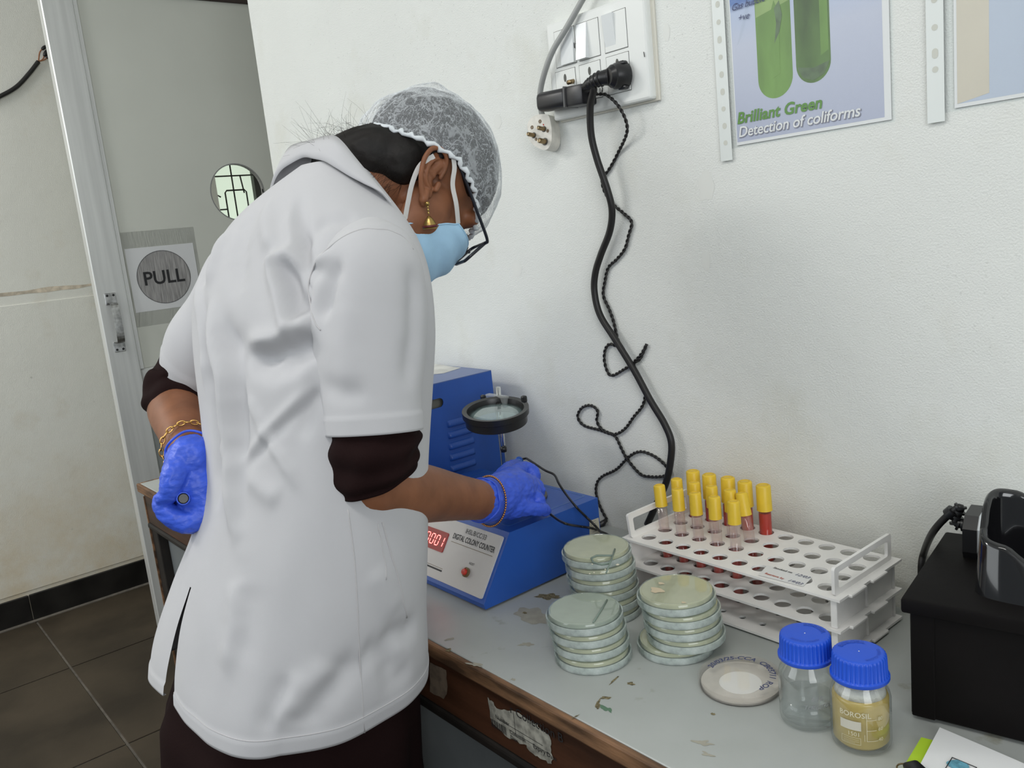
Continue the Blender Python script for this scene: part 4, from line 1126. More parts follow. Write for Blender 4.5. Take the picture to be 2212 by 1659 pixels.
for s_, zz in (('40', .0185), ('60', .0295), ('80', .0405)):
    wraptext(s_, x, y, ro_, va + .56, ZT + zz - .001, .0052, m_prt, b2)

# ------------------------------------------------------------------ test tube rack
m_rack = mat('white_rack_plastic', (.80, .785, .76), .42, var=.05, vscale=30)
RX0, RX1, RY0, RY1 = -.819, -.483, -.181, -.033
ZR = [ZT + .003, ZT + .0405, ZT + .0795]          # undersides of the three plates
PX, PY = .0306, .0355
HX0, HY0 = -.788, -.157
rack = thing('test_tube_rack', ((RX0 + RX1) / 2, (RY0 + RY1) / 2, ZT), 'white plastic three-tier test tube rack standing against the wall', 'rack')
def holed_plate(z, th, hr, nm):
    g = G(); n = 24
    xs = [HX0 + PX * i for i in range(10)]; ysr = [HY0 + PY * j for j in range(4)]
    ex = [RX0 + .006] + [(xs[i] + xs[i + 1]) / 2 for i in range(9)] + [RX1 - .006]
    ey = [RY0 + .004] + [(ysr[j] + ysr[j + 1]) / 2 for j in range(3)] + [RY1 - .004]
    for i in range(10):
        for j in range(4):
            A_ = sorted({(2 * math.pi * k / n + 1e-4) % (2 * math.pi) for k in range(n)} | {(math.atan2(yy - ysr[j], xx - xs[i])) % (2 * math.pi) for xx in ex[i:i + 2] for yy in ey[j:j + 2]})
            out = [rectpt(a, ex[i], ex[i + 1], ey[j], ey[j + 1], xs[i], ysr[j]) for a in A_]
            inn = [(xs[i] + hr * math.cos(a), ysr[j] + hr * math.sin(a)) for a in A_]
            P, fs = ringplate(out, inn, (0, 0, z), X3, Y3, Z3, th)
            g.add(P, [f for k, f in enumerate(fs) if k % 4 != 2])
    pl_ = mk(nm, g, m_rack, rack, fixn=False)
    o = [(RX0, RY0), (RX1, RY0), (RX1, RY1), (RX0, RY1)]; q = [(ex[0], ey[0]), (ex[-1], ey[0]), (ex[-1], ey[-1]), (ex[0], ey[-1])]
    P, fs = ringplate(o, q, (0, 0, z), X3, Y3, Z3, th)
    mk('plate_border', G().add(P, fs), m_rack, pl_)
    return pl_
holed_plate(ZR[2], .003, .0105, 'top_plate')
holed_plate(ZR[1], .003, .0105, 'middle_plate')
holed_plate(ZR[0], .003, .0045, 'bottom_plate')
for k in range(2):
    z0, z1 = ZR[k] + .003, ZR[k + 1]
    for x in (RX0 + .008, RX1 - .012):
        mk('end_wall', G().b2((x, RY0 + .006, z0), (x + .003, RY1 - .006, z1)), m_rack, rack)
        for y in (RY0 + .004, (RY0 + RY1) / 2, RY1 - .008):
            mk('end_rib', G().b2((x - .0025, y, z0), (x + .0055, y + .0035, z1), .0008), m_rack, rack)
for x in (RX0 + .008, RX1 - .012):
    mk('foot_bar', G().b2((x, RY0 + .006, ZT), (x + .006, RY1 - .006, ZR[0])), m_rack, rack)
for k in range(3):       # stepped side tabs on the right end
    for y0, y1 in ((RY0 + .02, RY0 + .055), (RY0 + .07, RY0 + .105)):
        mk('side_tab', G().b2((RX1 - .001, y0, ZR[k] - .001), (RX1 + .004, y1, ZR[k] + .003), .001), m_rack, rack)
zt_ = ZR[2] + .003
for x, yy0, yy1, lean in ((RX0 + .010, RY0 + .006, RY1 - .006, -.004), (RX1 - .013, RY0 + .006, RY1 - .008, .0)):
    hgt = .0345
    P, fs = ringplate(rrect(yy0, 0, yy1, hgt, .004), rrect(yy0 + .009, .007, yy1 - .009, hgt - .0075, .003), (x, 0, zt_), Y3, Z3 + X3 * lean / hgt, X3, .004)
    mk('carry_handle', G().add(P, fs), m_rack, rack, angle=40)
# stocked-on sticker: flat print bridging the front holes
s0 = [on(*z9(*p), 2, zt_ + .0006) for p in ((1352, 695), (1300, 752), (1558, 818), (1612, 765))]
st = mk('stock_label', G().add(s0, [(0, 1, 2, 3)]), mat('label_white', (.70, .70, .69), .5), rack, fixn=False)
st['label'] = 'white label with printed and handwritten dates'
ex = s0[3] - s0[0]; ex /= np.linalg.norm(ex); ey = np.cross(Z3, ex)
o1 = on(*z9(1385, 712), 2, zt_ + .0008); o2 = on(*z9(1335, 745), 2, zt_ + .0008)
ex2 = on(*z9(1490, 742), 2, zt_ + .0008) - o1; L1 = np.linalg.norm(ex2); ex2 /= L1; ey2 = np.cross(Z3, ex2)
tw_ = np.ptp(text2d('Stocked on', 1.0)[0][:, 0])
lettering('Stocked on', o1, ex2, ey2, L1 / tw_, m_ink, st, bold=.0001)
lettering('Retrieve by', o2, ex2, ey2, L1 / tw_, mat('red_ink', (.42, .05, .02), .5), st, bold=.0001)
lettering('12/03', on(*z9(1505, 750), 2, zt_ + .0008), ex2, ey2, .0085, m_pen, st, shear=.3)
lettering('19/03', on(*z9(1463, 785), 2, zt_ + .0008), ex2, ey2, .0085, m_pen, st, shear=.3)

# ------------------------------------------------------------------ test tubes
m_tglass = thin_glass('tube_glass', (.99, .985, .98), (.72, .62, .60), .015, .03, edge=.12, base=.02)
m_tglass2 = thin_glass('misted_tube_glass', (.985, .955, .945), (.80, .64, .60), .09, .05, noise_scale=160, edge=.22)
m_red = mat('red_broth', (.42, .022, .008), .3)
m_ycap = mat('yellow_tube_cap', (.76, .52, .035), .42, var=.05, vscale=60, bump=.05, bscale=200)
m_print = mat('white_glass_print', (.7, .62, .58), .5)
def make_tube(kind, loc, tilt, label):
    if kind == 's': r, rc, hc, zc0, lev = .0073, .0087, .0315, .112, .070
    else: r, rc, hc, zc0, lev = .0092, .0104, .0365, .110, .098
    t = thing('test_tube', (0, 0, 0), label, 'test tube', 'yellow capped test tubes in the rack')
    z = 0
    pr = [(0, 0)] + [(r * math.sin(a), r - r * math.cos(a)) for a in np.linspace(.2, math.pi / 2, 6)] + [(r, zc0 + .02)]
    mk('glass', G().lathe(pr, (0, 0, 0), 24), m_tglass2 if kind == 's' else m_tglass, t, True)
    ri = r - .0009
    pr = [(0, .0008)] + [(ri * math.sin(a), r - ri * math.cos(a)) for a in np.linspace(.2, math.pi / 2, 6)] + [(ri, lev if kind == 's' else zc0 - .004), (0, lev if kind == 's' else zc0 - .004)]
    mk('red_liquid', G().lathe(pr, (0, 0, 0), 24), m_red, t, angle=50)
    z0 = zc0 if kind == 's' else zc0
    cp_ = mk('cap', G().lathe([(r + .0002, z0), (rc + .0003, z0), (rc, z0 + .001), (rc - .0004, z0 + hc - .002), (rc - .0012, z0 + hc - .0008), (rc - .003, z0 + hc), (rc - .0032, z0 + hc - .0004), (0, z0 + hc - .0004)], (0, 0, 0), 28), m_ycap, t, angle=45)
    mk('cap_ring', G().lathe([(rc - .0038, z0 + hc - .0004), (rc - .0038, z0 + hc + .0001), (rc - .0042, z0 + hc + .0001), (rc - .0042, z0 + hc - .0004)], (0, 0, 0), 24, closed=True), m_ycap, cp_)
    t.location = loc; t.rotation_euler = tilt
    return t
order = {1: 'first', 2: 'second', 3: 'third', 4: 'fourth', 5: 'fifth'}
rowname = {2: 'front', 3: 'middle', 4: 'rear'}
protos = {}
for row, kind, zb in ((2, 's', .0265), (3, 's', .0265), (4, 'l', .0062)):
    for col in range(1, 6):
        x = HX0 + PX * (col - 1); y = HY0 + PY * (row - 1)
        tilt = (rnd.uniform(-.02, .02), rnd.uniform(-.02, .02), rnd.uniform(0, 6))
        base = ZT + .0066
        if kind == 's':
            tilt = (rnd.uniform(-.012, .012), {1: -.10, 2: -.05, 3: -.04, 4: -.02, 5: .01}[col] * (.7 if row == 2 else .3), 0)
            if (row, col) == (3, 5): tilt = (-.03, -.17, 0)
        lab_ = ('yellow capped tube %s from the left in the %s row' % (order[col], rowname[row]))
        if kind == 's': lab_ = 'slim ' + lab_ + (', leaning' if (row, col) == (3, 5) else '') + ' of the rack'
        else: lab_ = 'wide ' + lab_ + ' of the rack'
        base_loc = (x - math.sin(tilt[1]) * .06, y + math.sin(tilt[0]) * .06, base)
        if kind not in protos: protos[kind] = make_tube(kind, base_loc, tilt, lab_)
        else: copy_tree(protos[kind], base_loc, lab_, tilt)

# ------------------------------------------------------------------ black viewing box at the right
m_bbox = mat('black_box_paint', (.006, .005, .005), .6, spec=.12, var=.2, vscale=10, bump=.05, bscale=120)
m_gloss = mat('black_gloss_plastic', (.008, .008, .009), .12, coat=.5)
ZBX = .894
q1 = on(1944, 1292, 2, ZBX); q2 = on(2042, 1147, 2, ZBX)
dy_ = q2 - q1; DL = np.linalg.norm(dy_[:2]); by = dy_ / DL; by[2] = 0; bx_ = np.array((by[1], -by[0], 0))
box = thing('black_viewing_box', tuple((q1[0] + .15, q1[1] + .1, ZT)), 'large black metal box with overhanging lid at the right end', 'instrument')
def bq(u, v, z): return np.array((q1[0], q1[1], 0)) + bx_ * u + by * v + Z3 * z
BL = .36
Mb = Matrix((tuple(bx_), tuple(by), (0, 0, 1))).transposed()
mk('lid', G().box(bq(BL / 2, DL / 2, ZBX - .008), (BL, DL, .016), .003, M=Mb, seg=2), m_bbox, box, angle=40)
mk('body', G().box(bq(BL / 2, DL / 2, (ZT + .004 + ZBX - .016) / 2), (BL - .014, DL - .014, ZBX - .016 - ZT - .004), .002, M=Mb), m_bbox, box)
mk('corner_post', G().box(bq(.019, .0075, (ZT + .004 + ZBX - .016) / 2), (.022, .004, ZBX - .016 - ZT - .004), .001, M=Mb), m_bbox, box)
for u in (.03, BL - .03):
    for v in (.03, DL - .03):
        mk('foot', G().lathe([(.008, 0), (.008, .0042)], bq(u, v, ZT), 12), m_rubber, box)
sq = on(1976, 1561, 1, bq(.02, .0055, 0)[1])
mk('rivet', G().box(bq(.021, .0052, sq[2]), (.010, .0014, .0085), .0006, M=Mb), mat('dull_metal', (.16, .14, .11), .4, .8), box)
# glossy viewing hood on the lid: hollow, face-shaped rim
hood = thing('viewing_hood', tuple(bq(.2, .09, ZBX)), 'glossy black curved viewing hood standing on the black box', 'hood')
hu0 = (on(2094, 1290, 2, ZBX) - np.array((q1[0], q1[1], 0))) @ bx_
hv0 = (on(2094, 1290, 2, ZBX) - np.array((q1[0], q1[1], 0))) @ by
HW, HD = .19, .085
def hood_grid(ins):
    rows = []
    nseg = 72
    for s_ in np.linspace(0, 1, 14):
        row = []
        for k in range(nseg):
            a = 2 * math.pi * k / nseg
            ce, se = math.cos(a), math.sin(a)
            e = .42
            u = math.copysign(abs(ce) ** e, ce); v = math.copysign(abs(se) ** e, se)
            # rim height: high at back, low at the front corners, dip in the middle of each long side
            hb = .047 + .032 * (v + 1) / 2 + .012 * (abs(u) ** 3) * (v > -.2) - .028 * max(0, 1 - (abs(u) / .72) ** 2) * (1 if v < .3 else .55)
            zz = s_ * (hb - .0 * ins)
            fl_ = 1 - .10 * s_ ** 2
            row.append(bq(hu0 + HW / 2 + u * (HW / 2 - ins) * (1 - .02 * s_), hv0 + HD / 2 + v * (HD / 2 - ins) * fl_ + .012 * s_, ZBX + zz))
        rows.append(row)
    return rows
outer = hood_grid(0); inner = hood_grid(.007)
lip = [[(np.array(a) + np.array(b)) / 2 + Z3 * .003 for a, b in zip(outer[-1], inner[-1])]]
mk('hood_shell', G().grid(np.array(outer + lip + inner[::-1]), loop=True), m_gloss, hood, True)
# lamp handle lying behind the hood, with its cord
lamp = thing('lamp_unit', tuple(bq(.1, .13, ZBX)), 'white and black lamp unit with ribbed cord behind the hood', 'lamp')
lu_ = (on(2112, 1150, 2, ZBX) - np.array((q1[0], q1[1], 0))) @ bx_; lv_ = (on(2112, 1150, 2, ZBX) - np.array((q1[0], q1[1], 0))) @ by
lv_ = min(lv_, DL - .045)
ch = [(-.026, 0), (.026, 0), (.030, .008), (.030, .034), (.018, .046), (-.018, .046), (-.030, .034), (-.030, .008)]
mk('end_cap', G().prism(ch, bq(lu_, lv_, ZBX), by, Z3, bx_, .014), m_black, lamp)
mk('white_case', G().prism([(a * .96, .001 + b * .97) for a, b in ch], bq(lu_ + .014, lv_, ZBX), by, Z3, bx_, .15), mat('white_lamp_case', (.72, .76, .79), .3), lamp)
c0 = bq(lu_, lv_, ZBX + .028)
cpts = crom([c0 + bx_ * .004, c0 - bx_ * .012 + Z3 * .001, on(2075, 1096, 1, c0[1]), on(2046, 1115, 1, c0[1] - .003), on(2015, 1150, 1, min(c0[1] + .004, -.012)), on(1997, 1190, 1, -.012), on(1990, 1225, 1, -.012), on(1992, 1300, 1, -.014)], 8)
mk('cord', G().tube(cpts, .0042, 10), m_rubber, lamp, True)
g = G(); m_ = len(cpts)
for k in range(8):
    i = 2 + int(k * 2.3); q = cpts[i]; d = cpts[i + 1] - cpts[i]; d /= np.linalg.norm(d); rr = .0075 - .0002 * k
    mk('cord_rib', G().lathe([(.004, -.0016), (rr, -.0012), (rr, .0012), (.004, .0016)], q, 14, d), m_black, lamp, angle=40)
q = cpts[22]; d = cpts[23] - q; d /= np.linalg.norm(d)
mk('cord_collar', G().lathe([(.004, -.004), (.0075, -.004), (.0075, .004), (.004, .004)], q, 14, d), m_black, lamp, angle=40)

# ------------------------------------------------------------------ folder and sheet at the lower right
m_lime = mat('lime_green_plastic', (.42, .62, .03), .45)
f0 = [on(*p, 2, ZT + .006) for p in ((1990, 1592), (2022, 1600), (2140, 1700), (1925, 1700))]
fo = thing('lime_folder', tuple(on(1985, 1640, 2, ZT)), 'lime green folder under the printed sheet at the lower right', 'folder')
a, b, c_, d_ = [p.copy() for p in f0]
base = [np.array((p[0], p[1], ZT + .0003)) for p in (a, b, b + (b - a) * 5 + (d_ - a) * .55, d_ * .75 + a * .25)]
g = G().add(base + [p + Z3 * .0055 for p in base], [(3, 2, 1, 0), (4, 5, 6, 7), (0, 1, 5, 4), (1, 2, 6, 5), (2, 3, 7, 6), (3, 0, 4, 7)])
mk('folder_cover', g, m_lime, fo)
zs = ZT + .0068
s0_ = on(2030, 1571, 2, zs); d1 = on(2212, 1652, 2, zs) - s0_; d1 /= np.linalg.norm(d1); d2 = on(1985, 1659, 2, zs) - s0_; d2 /= np.linalg.norm(d2)
s = [s0_, s0_ + d1 * .19, s0_ + d1 * .19 + d2 * .13, s0_ + d2 * .13]
sheet = thing('printed_sheet', tuple(s[0]), 'white printed sheet with blue picture at the lower right corner', 'paper')
rows = []
for i in range(9):
    row = []
    for j in range(9):
        u, v = i / 8, j / 8
        p = (s[0] * (1 - u) + s[1] * u) * (1 - v) + (s[3] * (1 - u) + s[2] * u) * v
        row.append(p + Z3 * .0015 * math.sin(3 * u + 2 * v))
    rows.append(row)
top_ = np.array(rows); g = G().grid(top_); g.grid(top_ - Z3 * .0004)
mk('paper', g, m_paper, sheet, True)
def sp(px, py, o=.0022): return on(px, py, 2, zs + o)
fr_ = [sp(*z9_) for z9_ in ((2057, 1636), (2110, 1658), (2085, 1700), (2030, 1680))]
g = G()
for i in range(4):
    g.tube([fr_[i], fr_[(i + 1) % 4]], .0004, 5)
mk('picture_border', g, m_ink, sheet)
bc = sp(2069, 1652); pts = [(bc[0] + .0085 * (1 + .2 * math.sin(2 * a)) * math.cos(a), bc[1] + .008 * math.sin(a), bc[2]) for a in np.linspace(0, 2 * math.pi, 24, endpoint=False)]
mk('blue_picture', G().add(pts, [tuple(range(24))]), mat('teal_print', (.13, .35, .45), .5, var=.3, vscale=200), sheet, fixn=False)
ky = thing('key_ring', tuple(on(1968, 1660, 2, ZT + .006)), 'black key fob with metal ring at the lower frame edge', 'keys')
kc = on(1955, 1662, 2, ZT + .009)
mk('ring', G().tube([kc + np.array((.007 * math.cos(a), .007 * math.sin(a), .001)) for a in np.linspace(0, 2 * math.pi, 25)], .0008, 6, cap=False), m_brass, ky, True)
kf = on(1985, 1668, 2, ZT + .010)
mk('fob', G().box(kf, (.028, .016, .007), .003, rz=-.5, seg=2), m_black, ky, angle=40)

# ------------------------------------------------------------------ the person
PSI = math.radians(6)
pf = np.array([-math.sin(PSI), math.cos(PSI), 0.0]); pr_ = np.array([math.cos(PSI), math.sin(PSI), 0.0])
PORG = (-1.02, -.60, 0.0)

def remesh(g, voxel, smooth_iter=2, fac=.5):
    """one continuous skin around overlapping closed volumes"""
    me = bpy.data.meshes.new('tmp'); me.from_pydata(g.v, [], g.f)
    bm = bmesh.new(); bm.from_mesh(me); bmesh.ops.recalc_face_normals(bm, faces=bm.faces[:]); bm.to_mesh(me); bm.free()
    ob = bpy.data.objects.new('tmp', me); COL.objects.link(ob)
    md = ob.modifiers.new('r', 'REMESH'); md.mode = 'VOXEL'; md.voxel_size = voxel
    if smooth_iter:
        sm = ob.modifiers.new('s', 'SMOOTH'); sm.iterations = smooth_iter; sm.factor = fac
    dg = bpy.context.evaluated_depsgraph_get()
    m2 = bpy.data.meshes.new_from_object(ob.evaluated_get(dg))
    V = np.array([v.co[:] for v in m2.vertices]); Fc = [tuple(p.vertices) for p in m2.polygons]
    bpy.data.objects.remove(ob); bpy.data.meshes.remove(me); bpy.data.meshes.remove(m2)
    r = G(); r.v = [tuple(p) for p in V]; r.f = Fc
    return r

def ell(g, c, R, ax=None, n=20, m=12):
    """ellipsoid with radii R along the columns ax"""
    ax = np.eye(3) if ax is None else np.asarray(ax, float)
    rows = []
    for i in range(1, m):
        t = math.pi * i / m
        rows.append([np.array(c) + ax[0] * R[0] * math.sin(t) * math.cos(2 * math.pi * k / n) + ax[1] * R[1] * math.sin(t) * math.sin(2 * math.pi * k / n) + ax[2] * R[2] * math.cos(t) for k in range(n)])
    P = np.array(rows); base = len(g.v)
    g.grid(P, loop=True)
    b = len(g.v); g.v += [tuple(np.array(c) + ax[2] * R[2]), tuple(np.array(c) - ax[2] * R[2])]
    for k in range(n):
        g.f.append((b, base + (k + 1) % n, base + k)); g.f.append((b + 1, base + (m - 2) * n + k, base + (m - 2) * n + (k + 1) % n))
    return g

def chain(g, pts, rad, n=14, sub=5):
    """tapered limb with round ends through pts"""
    P = np.hstack([np.array(pts, float), np.array(rad, float)[:, None]])
    C4 = crom(P, sub) if len(P) > 2 else np.linspace(P[0], P[1], sub + 1)
    g.tube(C4[:, :3], np.maximum(C4[:, 3], .0015), n)
    ell(g, C4[0, :3], [C4[0, 3]] * 3, n=12, m=8); ell(g, C4[-1, :3], [C4[-1, 3]] * 3, n=12, m=8)
    return g

# ---- coat torso rings (z, cx, cy, half width, half depth)
RG = np.array([(.60, -1.050, -.625, .200, .160), (.70, -1.032, -.622, .200, .156), (.78, -1.016, -.615, .205, .151), (.86, -1.006, -.600, .195, .140), (.94, -.986, -.580, .176, .126),
               (1.02, -.974, -.562, .162, .117), (1.10, -.986, -.545, .167, .120), (1.18, -.995, -.530, .178, .125), (1.24, -1.008, -.517, .183, .121), (1.28, -1.017, -.508, .177, .110),
               (1.32, -1.014, -.500, .155, .093), (1.35, -1.016, -.490, .120, .076), (1.37, -1.016, -.481, .090, .061), (1.385, -1.012, -.472, .062, .050), (1.40, -1.005, -.462, .040, .036)])
def ringpar(z):
    # smooth interpolation of the measured rings
    zz = np.asarray(z, float)
    out = [np.interp(zz, RG[:, 0], RG[:, k]) for k in range(1, 5)]
    return out
def smooth1(a, it):
    a = a.copy()
    for _ in range(it):
        b = a.copy(); b[1:-1] = (a[:-2] + 2 * a[1:-1] + a[2:]) / 4; a = b
    return a
NZ, NT = 190, 300
HEM = .750
zs_ = np.linspace(HEM, 1.40, NZ)
cx_, cy_, ca_, cb_ = [smooth1(q, 60) for q in ringpar(zs_)]
th_ = np.linspace(0, 2 * np.pi, NT, endpoint=False)
EXP = 2 / 2.3
def coat_surface(scale=0.0):
    ct, st = np.cos(th_), np.sin(th_)
    su = np.sign(ct) * np.abs(ct) ** EXP; sv = np.sign(st) * np.abs(st) ** EXP
    P = np.zeros((NZ, NT, 3))
    U = (ca_[:, None] + scale) * su[None]; V = (cb_[:, None] + scale) * sv[None]
    P[..., 0] = cx_[:, None] + U * pr_[0] + V * pf[0]
    P[..., 1] = cy_[:, None] + U * pr_[1] + V * pf[1]
    P[..., 2] = zs_[:, None]
    return P
def gnormals(P, loop=True):
    dt = np.roll(P, -1, 1) - np.roll(P, 1, 1) if loop else np.gradient(P, axis=1)
    dz = np.gradient(P, axis=0)
    n = np.cross(dt, dz); n /= np.linalg.norm(n, axis=2)[..., None] + 1e-12
    return n
def vis_points(P, N, pts):
    """where the measured fold lines lie on the cloth: nearest camera-facing surface point"""
    Q = P.reshape(-1, 3); Nn = N.reshape(-1, 3)
    pr2 = proj(Q); face = ((Q - CAM) * Nn).sum(1) < 0
    out = []
    for x, y in pts:
        d2 = (pr2[:, 0] - x) ** 2 + (pr2[:, 1] - y) ** 2 + np.where(face, 0, 1e9)
        out.append(Q[int(np.argmin(d2))])
    return np.array(out)
def dist_to(Q, line):
    best = np.full(len(Q), 1e9); par = np.zeros(len(Q))
    L = len(line) - 1
    for i in range(L):
        a, b = line[i], line[i + 1]; ab = b - a; den = ab @ ab + 1e-12
        t = np.clip(((Q - a) @ ab) / den, 0, 1)
        d = np.linalg.norm(Q - (a + t[:, None] * ab), axis=1)
        m = d < best; best[m] = d[m]; par[m] = (i + t[m]) / L
    return best, par
def folds(P, N, specs):
    """specs: (pixel polyline, ridge height, half width); height fades at both ends"""
    Q = P.reshape(-1, 3); D = np.zeros(len(Q))
    for pts, amp, w in specs:
        line = vis_points(P, N, [tuple(q) for q in crom([(a, b, 0) for a, b in pts], 4)[:, :2]])
        d, t = dist_to(Q, line)
        D += 1.8 * amp * np.exp(-(d / (w * .85)) ** 2) * np.minimum(1, np.sin(np.pi * np.clip(t, .02, .98)) * 1.6)
    D = D.reshape(P.shape[:2])
    for _ in range(2):                                   # soften the sampled lines
        D = (np.roll(D, 1, 1) + 2 * D + np.roll(D, -1, 1)) / 4
        D[1:-1] = (D[:-2] + 2 * D[1:-1] + D[2:]) / 4
    return D

def z8(x, y): return 380 + x / 1.6586, 300 + y / 1.6586
def zl3(x, y): return 300 + x / 3.352, 1200 + y / 3.352
P0 = coat_surface(); N0 = gnormals(P0)
if (((P0[60, :] - np.stack([cx_[60], cy_[60], zs_[60]])) * N0[60]).sum(1).mean() < 0): N0 = -N0
F_ = []
# tucks behind the arm
F_ += [([z8(*q) for q in ((362, 400), (372, 480), (398, 590), (412, 690))], .012, .014), ([z8(*q) for q in ((388, 420), (400, 500), (425, 600), (440, 680))], -.009, .012),
       ([z8(*q) for q in ((365, 405), (420, 440), (455, 520), (495, 620))], .010, .010), ([z8(*q) for q in ((400, 455), (440, 540), (480, 640))], -.010, .009)]
# drape across the waist of the back
F_ += [([z8(*q) for q in ((225, 735), (330, 735), (430, 700), (500, 688))], .009, .014), ([z8(*q) for q in ((230, 790), (340, 770), (450, 730), (505, 715))], -.009, .016),
       ([z8(*q) for q in ((150, 650), (220, 740), (300, 800), (400, 800))], -.005, .02)]
# long hanging ridges down the back
F_ += [([z8(*q) for q in ((128, 560), (140, 700), (172, 850), (188, 1000), (198, 1150), (212, 1330), (226, 1480))], .010, .013), ([z8(*q) for q in ((165, 640), (185, 760), (215, 900), (225, 1050), (232, 1200))], -.007, .016),
       ([z8(*q) for q in ((95, 560), (105, 760), (125, 950), (140, 1150), (150, 1350))], -.008, .012), ([z8(*q) for q in ((80, 520), (88, 700), (100, 900))], .004, .010)]
# ironed creases crossing on the back
F_ += [([z8(*q) for q in ((210, 860), (265, 960), (320, 1060), (390, 1170), (450, 1270))], .0035, .007), ([z8(*q) for q in ((520, 870), (400, 970), (310, 1070), (205, 1190))], .0035, .007),
       ([z8(*q) for q in ((525, 895), (410, 990), (320, 1090), (215, 1205))], -.003, .007)]
# shoulder blade wrinkles
F_ += [([z8(*q) for q in ((300, 215), (250, 330), (225, 440), (235, 560))], -.005, .018), ([z8(*q) for q in ((340, 200), (330, 320), (350, 400))], .006, .014), ([z8(*q) for q in ((440, 200), (440, 300), (470, 400))], -.007, .012),
       ([z8(*q) for q in ((420, 210), (415, 320), (440, 430))], .005, .010), ([z8(*q) for q in ((190, 330), (150, 430), (120, 540))], .005, .012), ([z8(*q) for q in ((165, 320), (120, 430), (95, 540))], -.005, .012),
       ([z8(*q) for q in ((480, 330), (560, 290), (660, 285))], -.004, .009)]
# sharp crease lines in the tucks
F_ += [([z8(*q) for q in ((380, 405), (388, 480), (415, 590), (432, 690))], -.006, .006), ([z8(*q) for q in ((385, 430), (430, 465), (462, 540), (500, 635))], -.006, .006),
       ([z8(*q) for q in ((240, 770), (345, 757), (445, 718), (505, 700))], -.005, .006), ([z8(*q) for q in ((455, 330), (462, 420), (470, 500), (500, 600))], -.006, .008),
       ([z8(*q) for q in ((520, 700), (470, 760), (400, 820), (320, 850))], -.004, .010), ([z8(*q) for q in ((500, 640), (440, 650), (380, 690))], .005, .010),
       ([z8(*q) for q in ((515, 880), (470, 960), (440, 1080))], -.004, .012), ([z8(*q) for q in ((250, 1200), (300, 1250), (380, 1290))], .003, .014)]
# hem folds
HM = [([zl3(*q) for q in ((1600, 690), (1450, 900), (1280, 1080), (1120, 1260))], -.009, .016), ([zl3(*q) for q in ((1420, 780), (1250, 980), (1080, 1200))], .007, .015), ([zl3(*q) for q in ((1080, 860), (980, 1080), (880, 1290))], -.006, .012),
       ([zl3(*q) for q in ((1180, 850), (1080, 1050), (960, 1260))], .005, .012), ([zl3(*q) for q in ((720, 150), (705, 400), (680, 600), (600, 880))], .008, .013), ([zl3(*q) for q in ((800, 200), (780, 500), (720, 800))], -.003, .024),
       ([zl3(*q) for q in ((1750, 590), (1900, 560), (2040, 510))], -.008, .014),
       ([zl3(*q) for q in ((1610, 690), (1750, 730), (1880, 850))], -.007, .015), ([zl3(*q) for q in ((1750, 950), (1860, 900), (1990, 800))], -.005, .016), ([zl3(*q) for q in ((1700, 80), (1800, 260), (1860, 430))], .004, .014)]
F_ += [(p_, .55 * a_, 1.15 * w_) for p_, a_, w_ in HM]
D0 = folds(P0, N0, F_)
# broad slackness of the cloth everywhere
Q = P0.reshape(-1, 3)
slack = np.array([mnoise.noise(Vector((q[0] * 9, q[1] * 9, q[2] * 4.0))) * .005 + mnoise.noise(Vector((q[0] * 24 + 5, q[1] * 24, q[2] * 9))) * .0022 for q in Q]).reshape(NZ, NT)
fade = np.clip((1.385 - zs_) / .08, 0, 1)[:, None]
P1 = P0 + N0 * ((D0 + slack) * fade)[..., None]
# raised double hem
hemz = np.clip((HEM + .022 - zs_) / .003, 0, 1)[:, None]
P1 = P1 + N0 * (hemz * .0016)[..., None]
# back vent: the left back panel swings out, shorter and lifted
VT = math.radians(268)
vent_top = .905
tdeg = np.degrees(th_)
VD = 260.0
leftpan = ((tdeg > 180) & (tdeg < VD))
wv = np.clip((tdeg - 180) / (VD - 180), 0, 1) * leftpan
lift = np.clip((vent_top - zs_) / (vent_top - HEM), 0, 1)[:, None]
P1[..., 2] += (lift ** 1.5) * wv[None] * .030
P1 += (lift * wv[None] ** 2)[..., None] * pr_ * .016
P1 -= (lift * wv[None] * (1 - wv[None]) * 4)[..., None] * pf * .006
rightpan = ((tdeg >= VD) & (tdeg < 318)); wr = np.clip((318 - tdeg) / (318 - VD), 0, 1) * rightpan
P1 += (lift ** 1.3 * wr[None])[..., None] * (pr_ * .040)
P1[..., 2] += (lift ** 2) * wr[None] ** 3 * .028
fsq = []
jv = int(np.argmax(tdeg >= VD))
for i in range(NZ - 1):
    for j in range(NT):
        k = (j + 1) % NT
        if j == jv - 1 and zs_[i] < vent_top: continue
        fsq.append((i * NT + j, i * NT + k, (i + 1) * NT + k, (i + 1) * NT + j))
gc = G(); gc.v = [tuple(q) for q in P1.reshape(-1, 3)]; gc.f = fsq
# turned-in edge at the hem
b0 = len(gc.v)
inn = P1[0] - N0[0] * .004 + Z3 * .001
gc.v += [tuple(q) for q in inn]
for j in range(NT):
    k = (j + 1) % NT
    if j == jv - 1: continue
    gc.f.append((j, b0 + j, b0 + k, k))

m_coat = mat('white_cotton', (.54, .54, .558), .85, var=.035, vscale=5, bump=.12, bscale=900, bdist=.0006, sheen=.15, spec=.2)
m_kurta = mat('dark_brown_cloth', (.014, .006, .006), .9, bump=.3, bscale=700, bdist=.0008, spec=.1)
m_skin = mat('brown_skin', (.250, .100, .048), .48, var=.18, vscale=30, bump=.12, bscale=350, bdist=.0008, spec=.35)
m_seam = mat('seam_shadow_thread', (.52, .51, .52), .9)

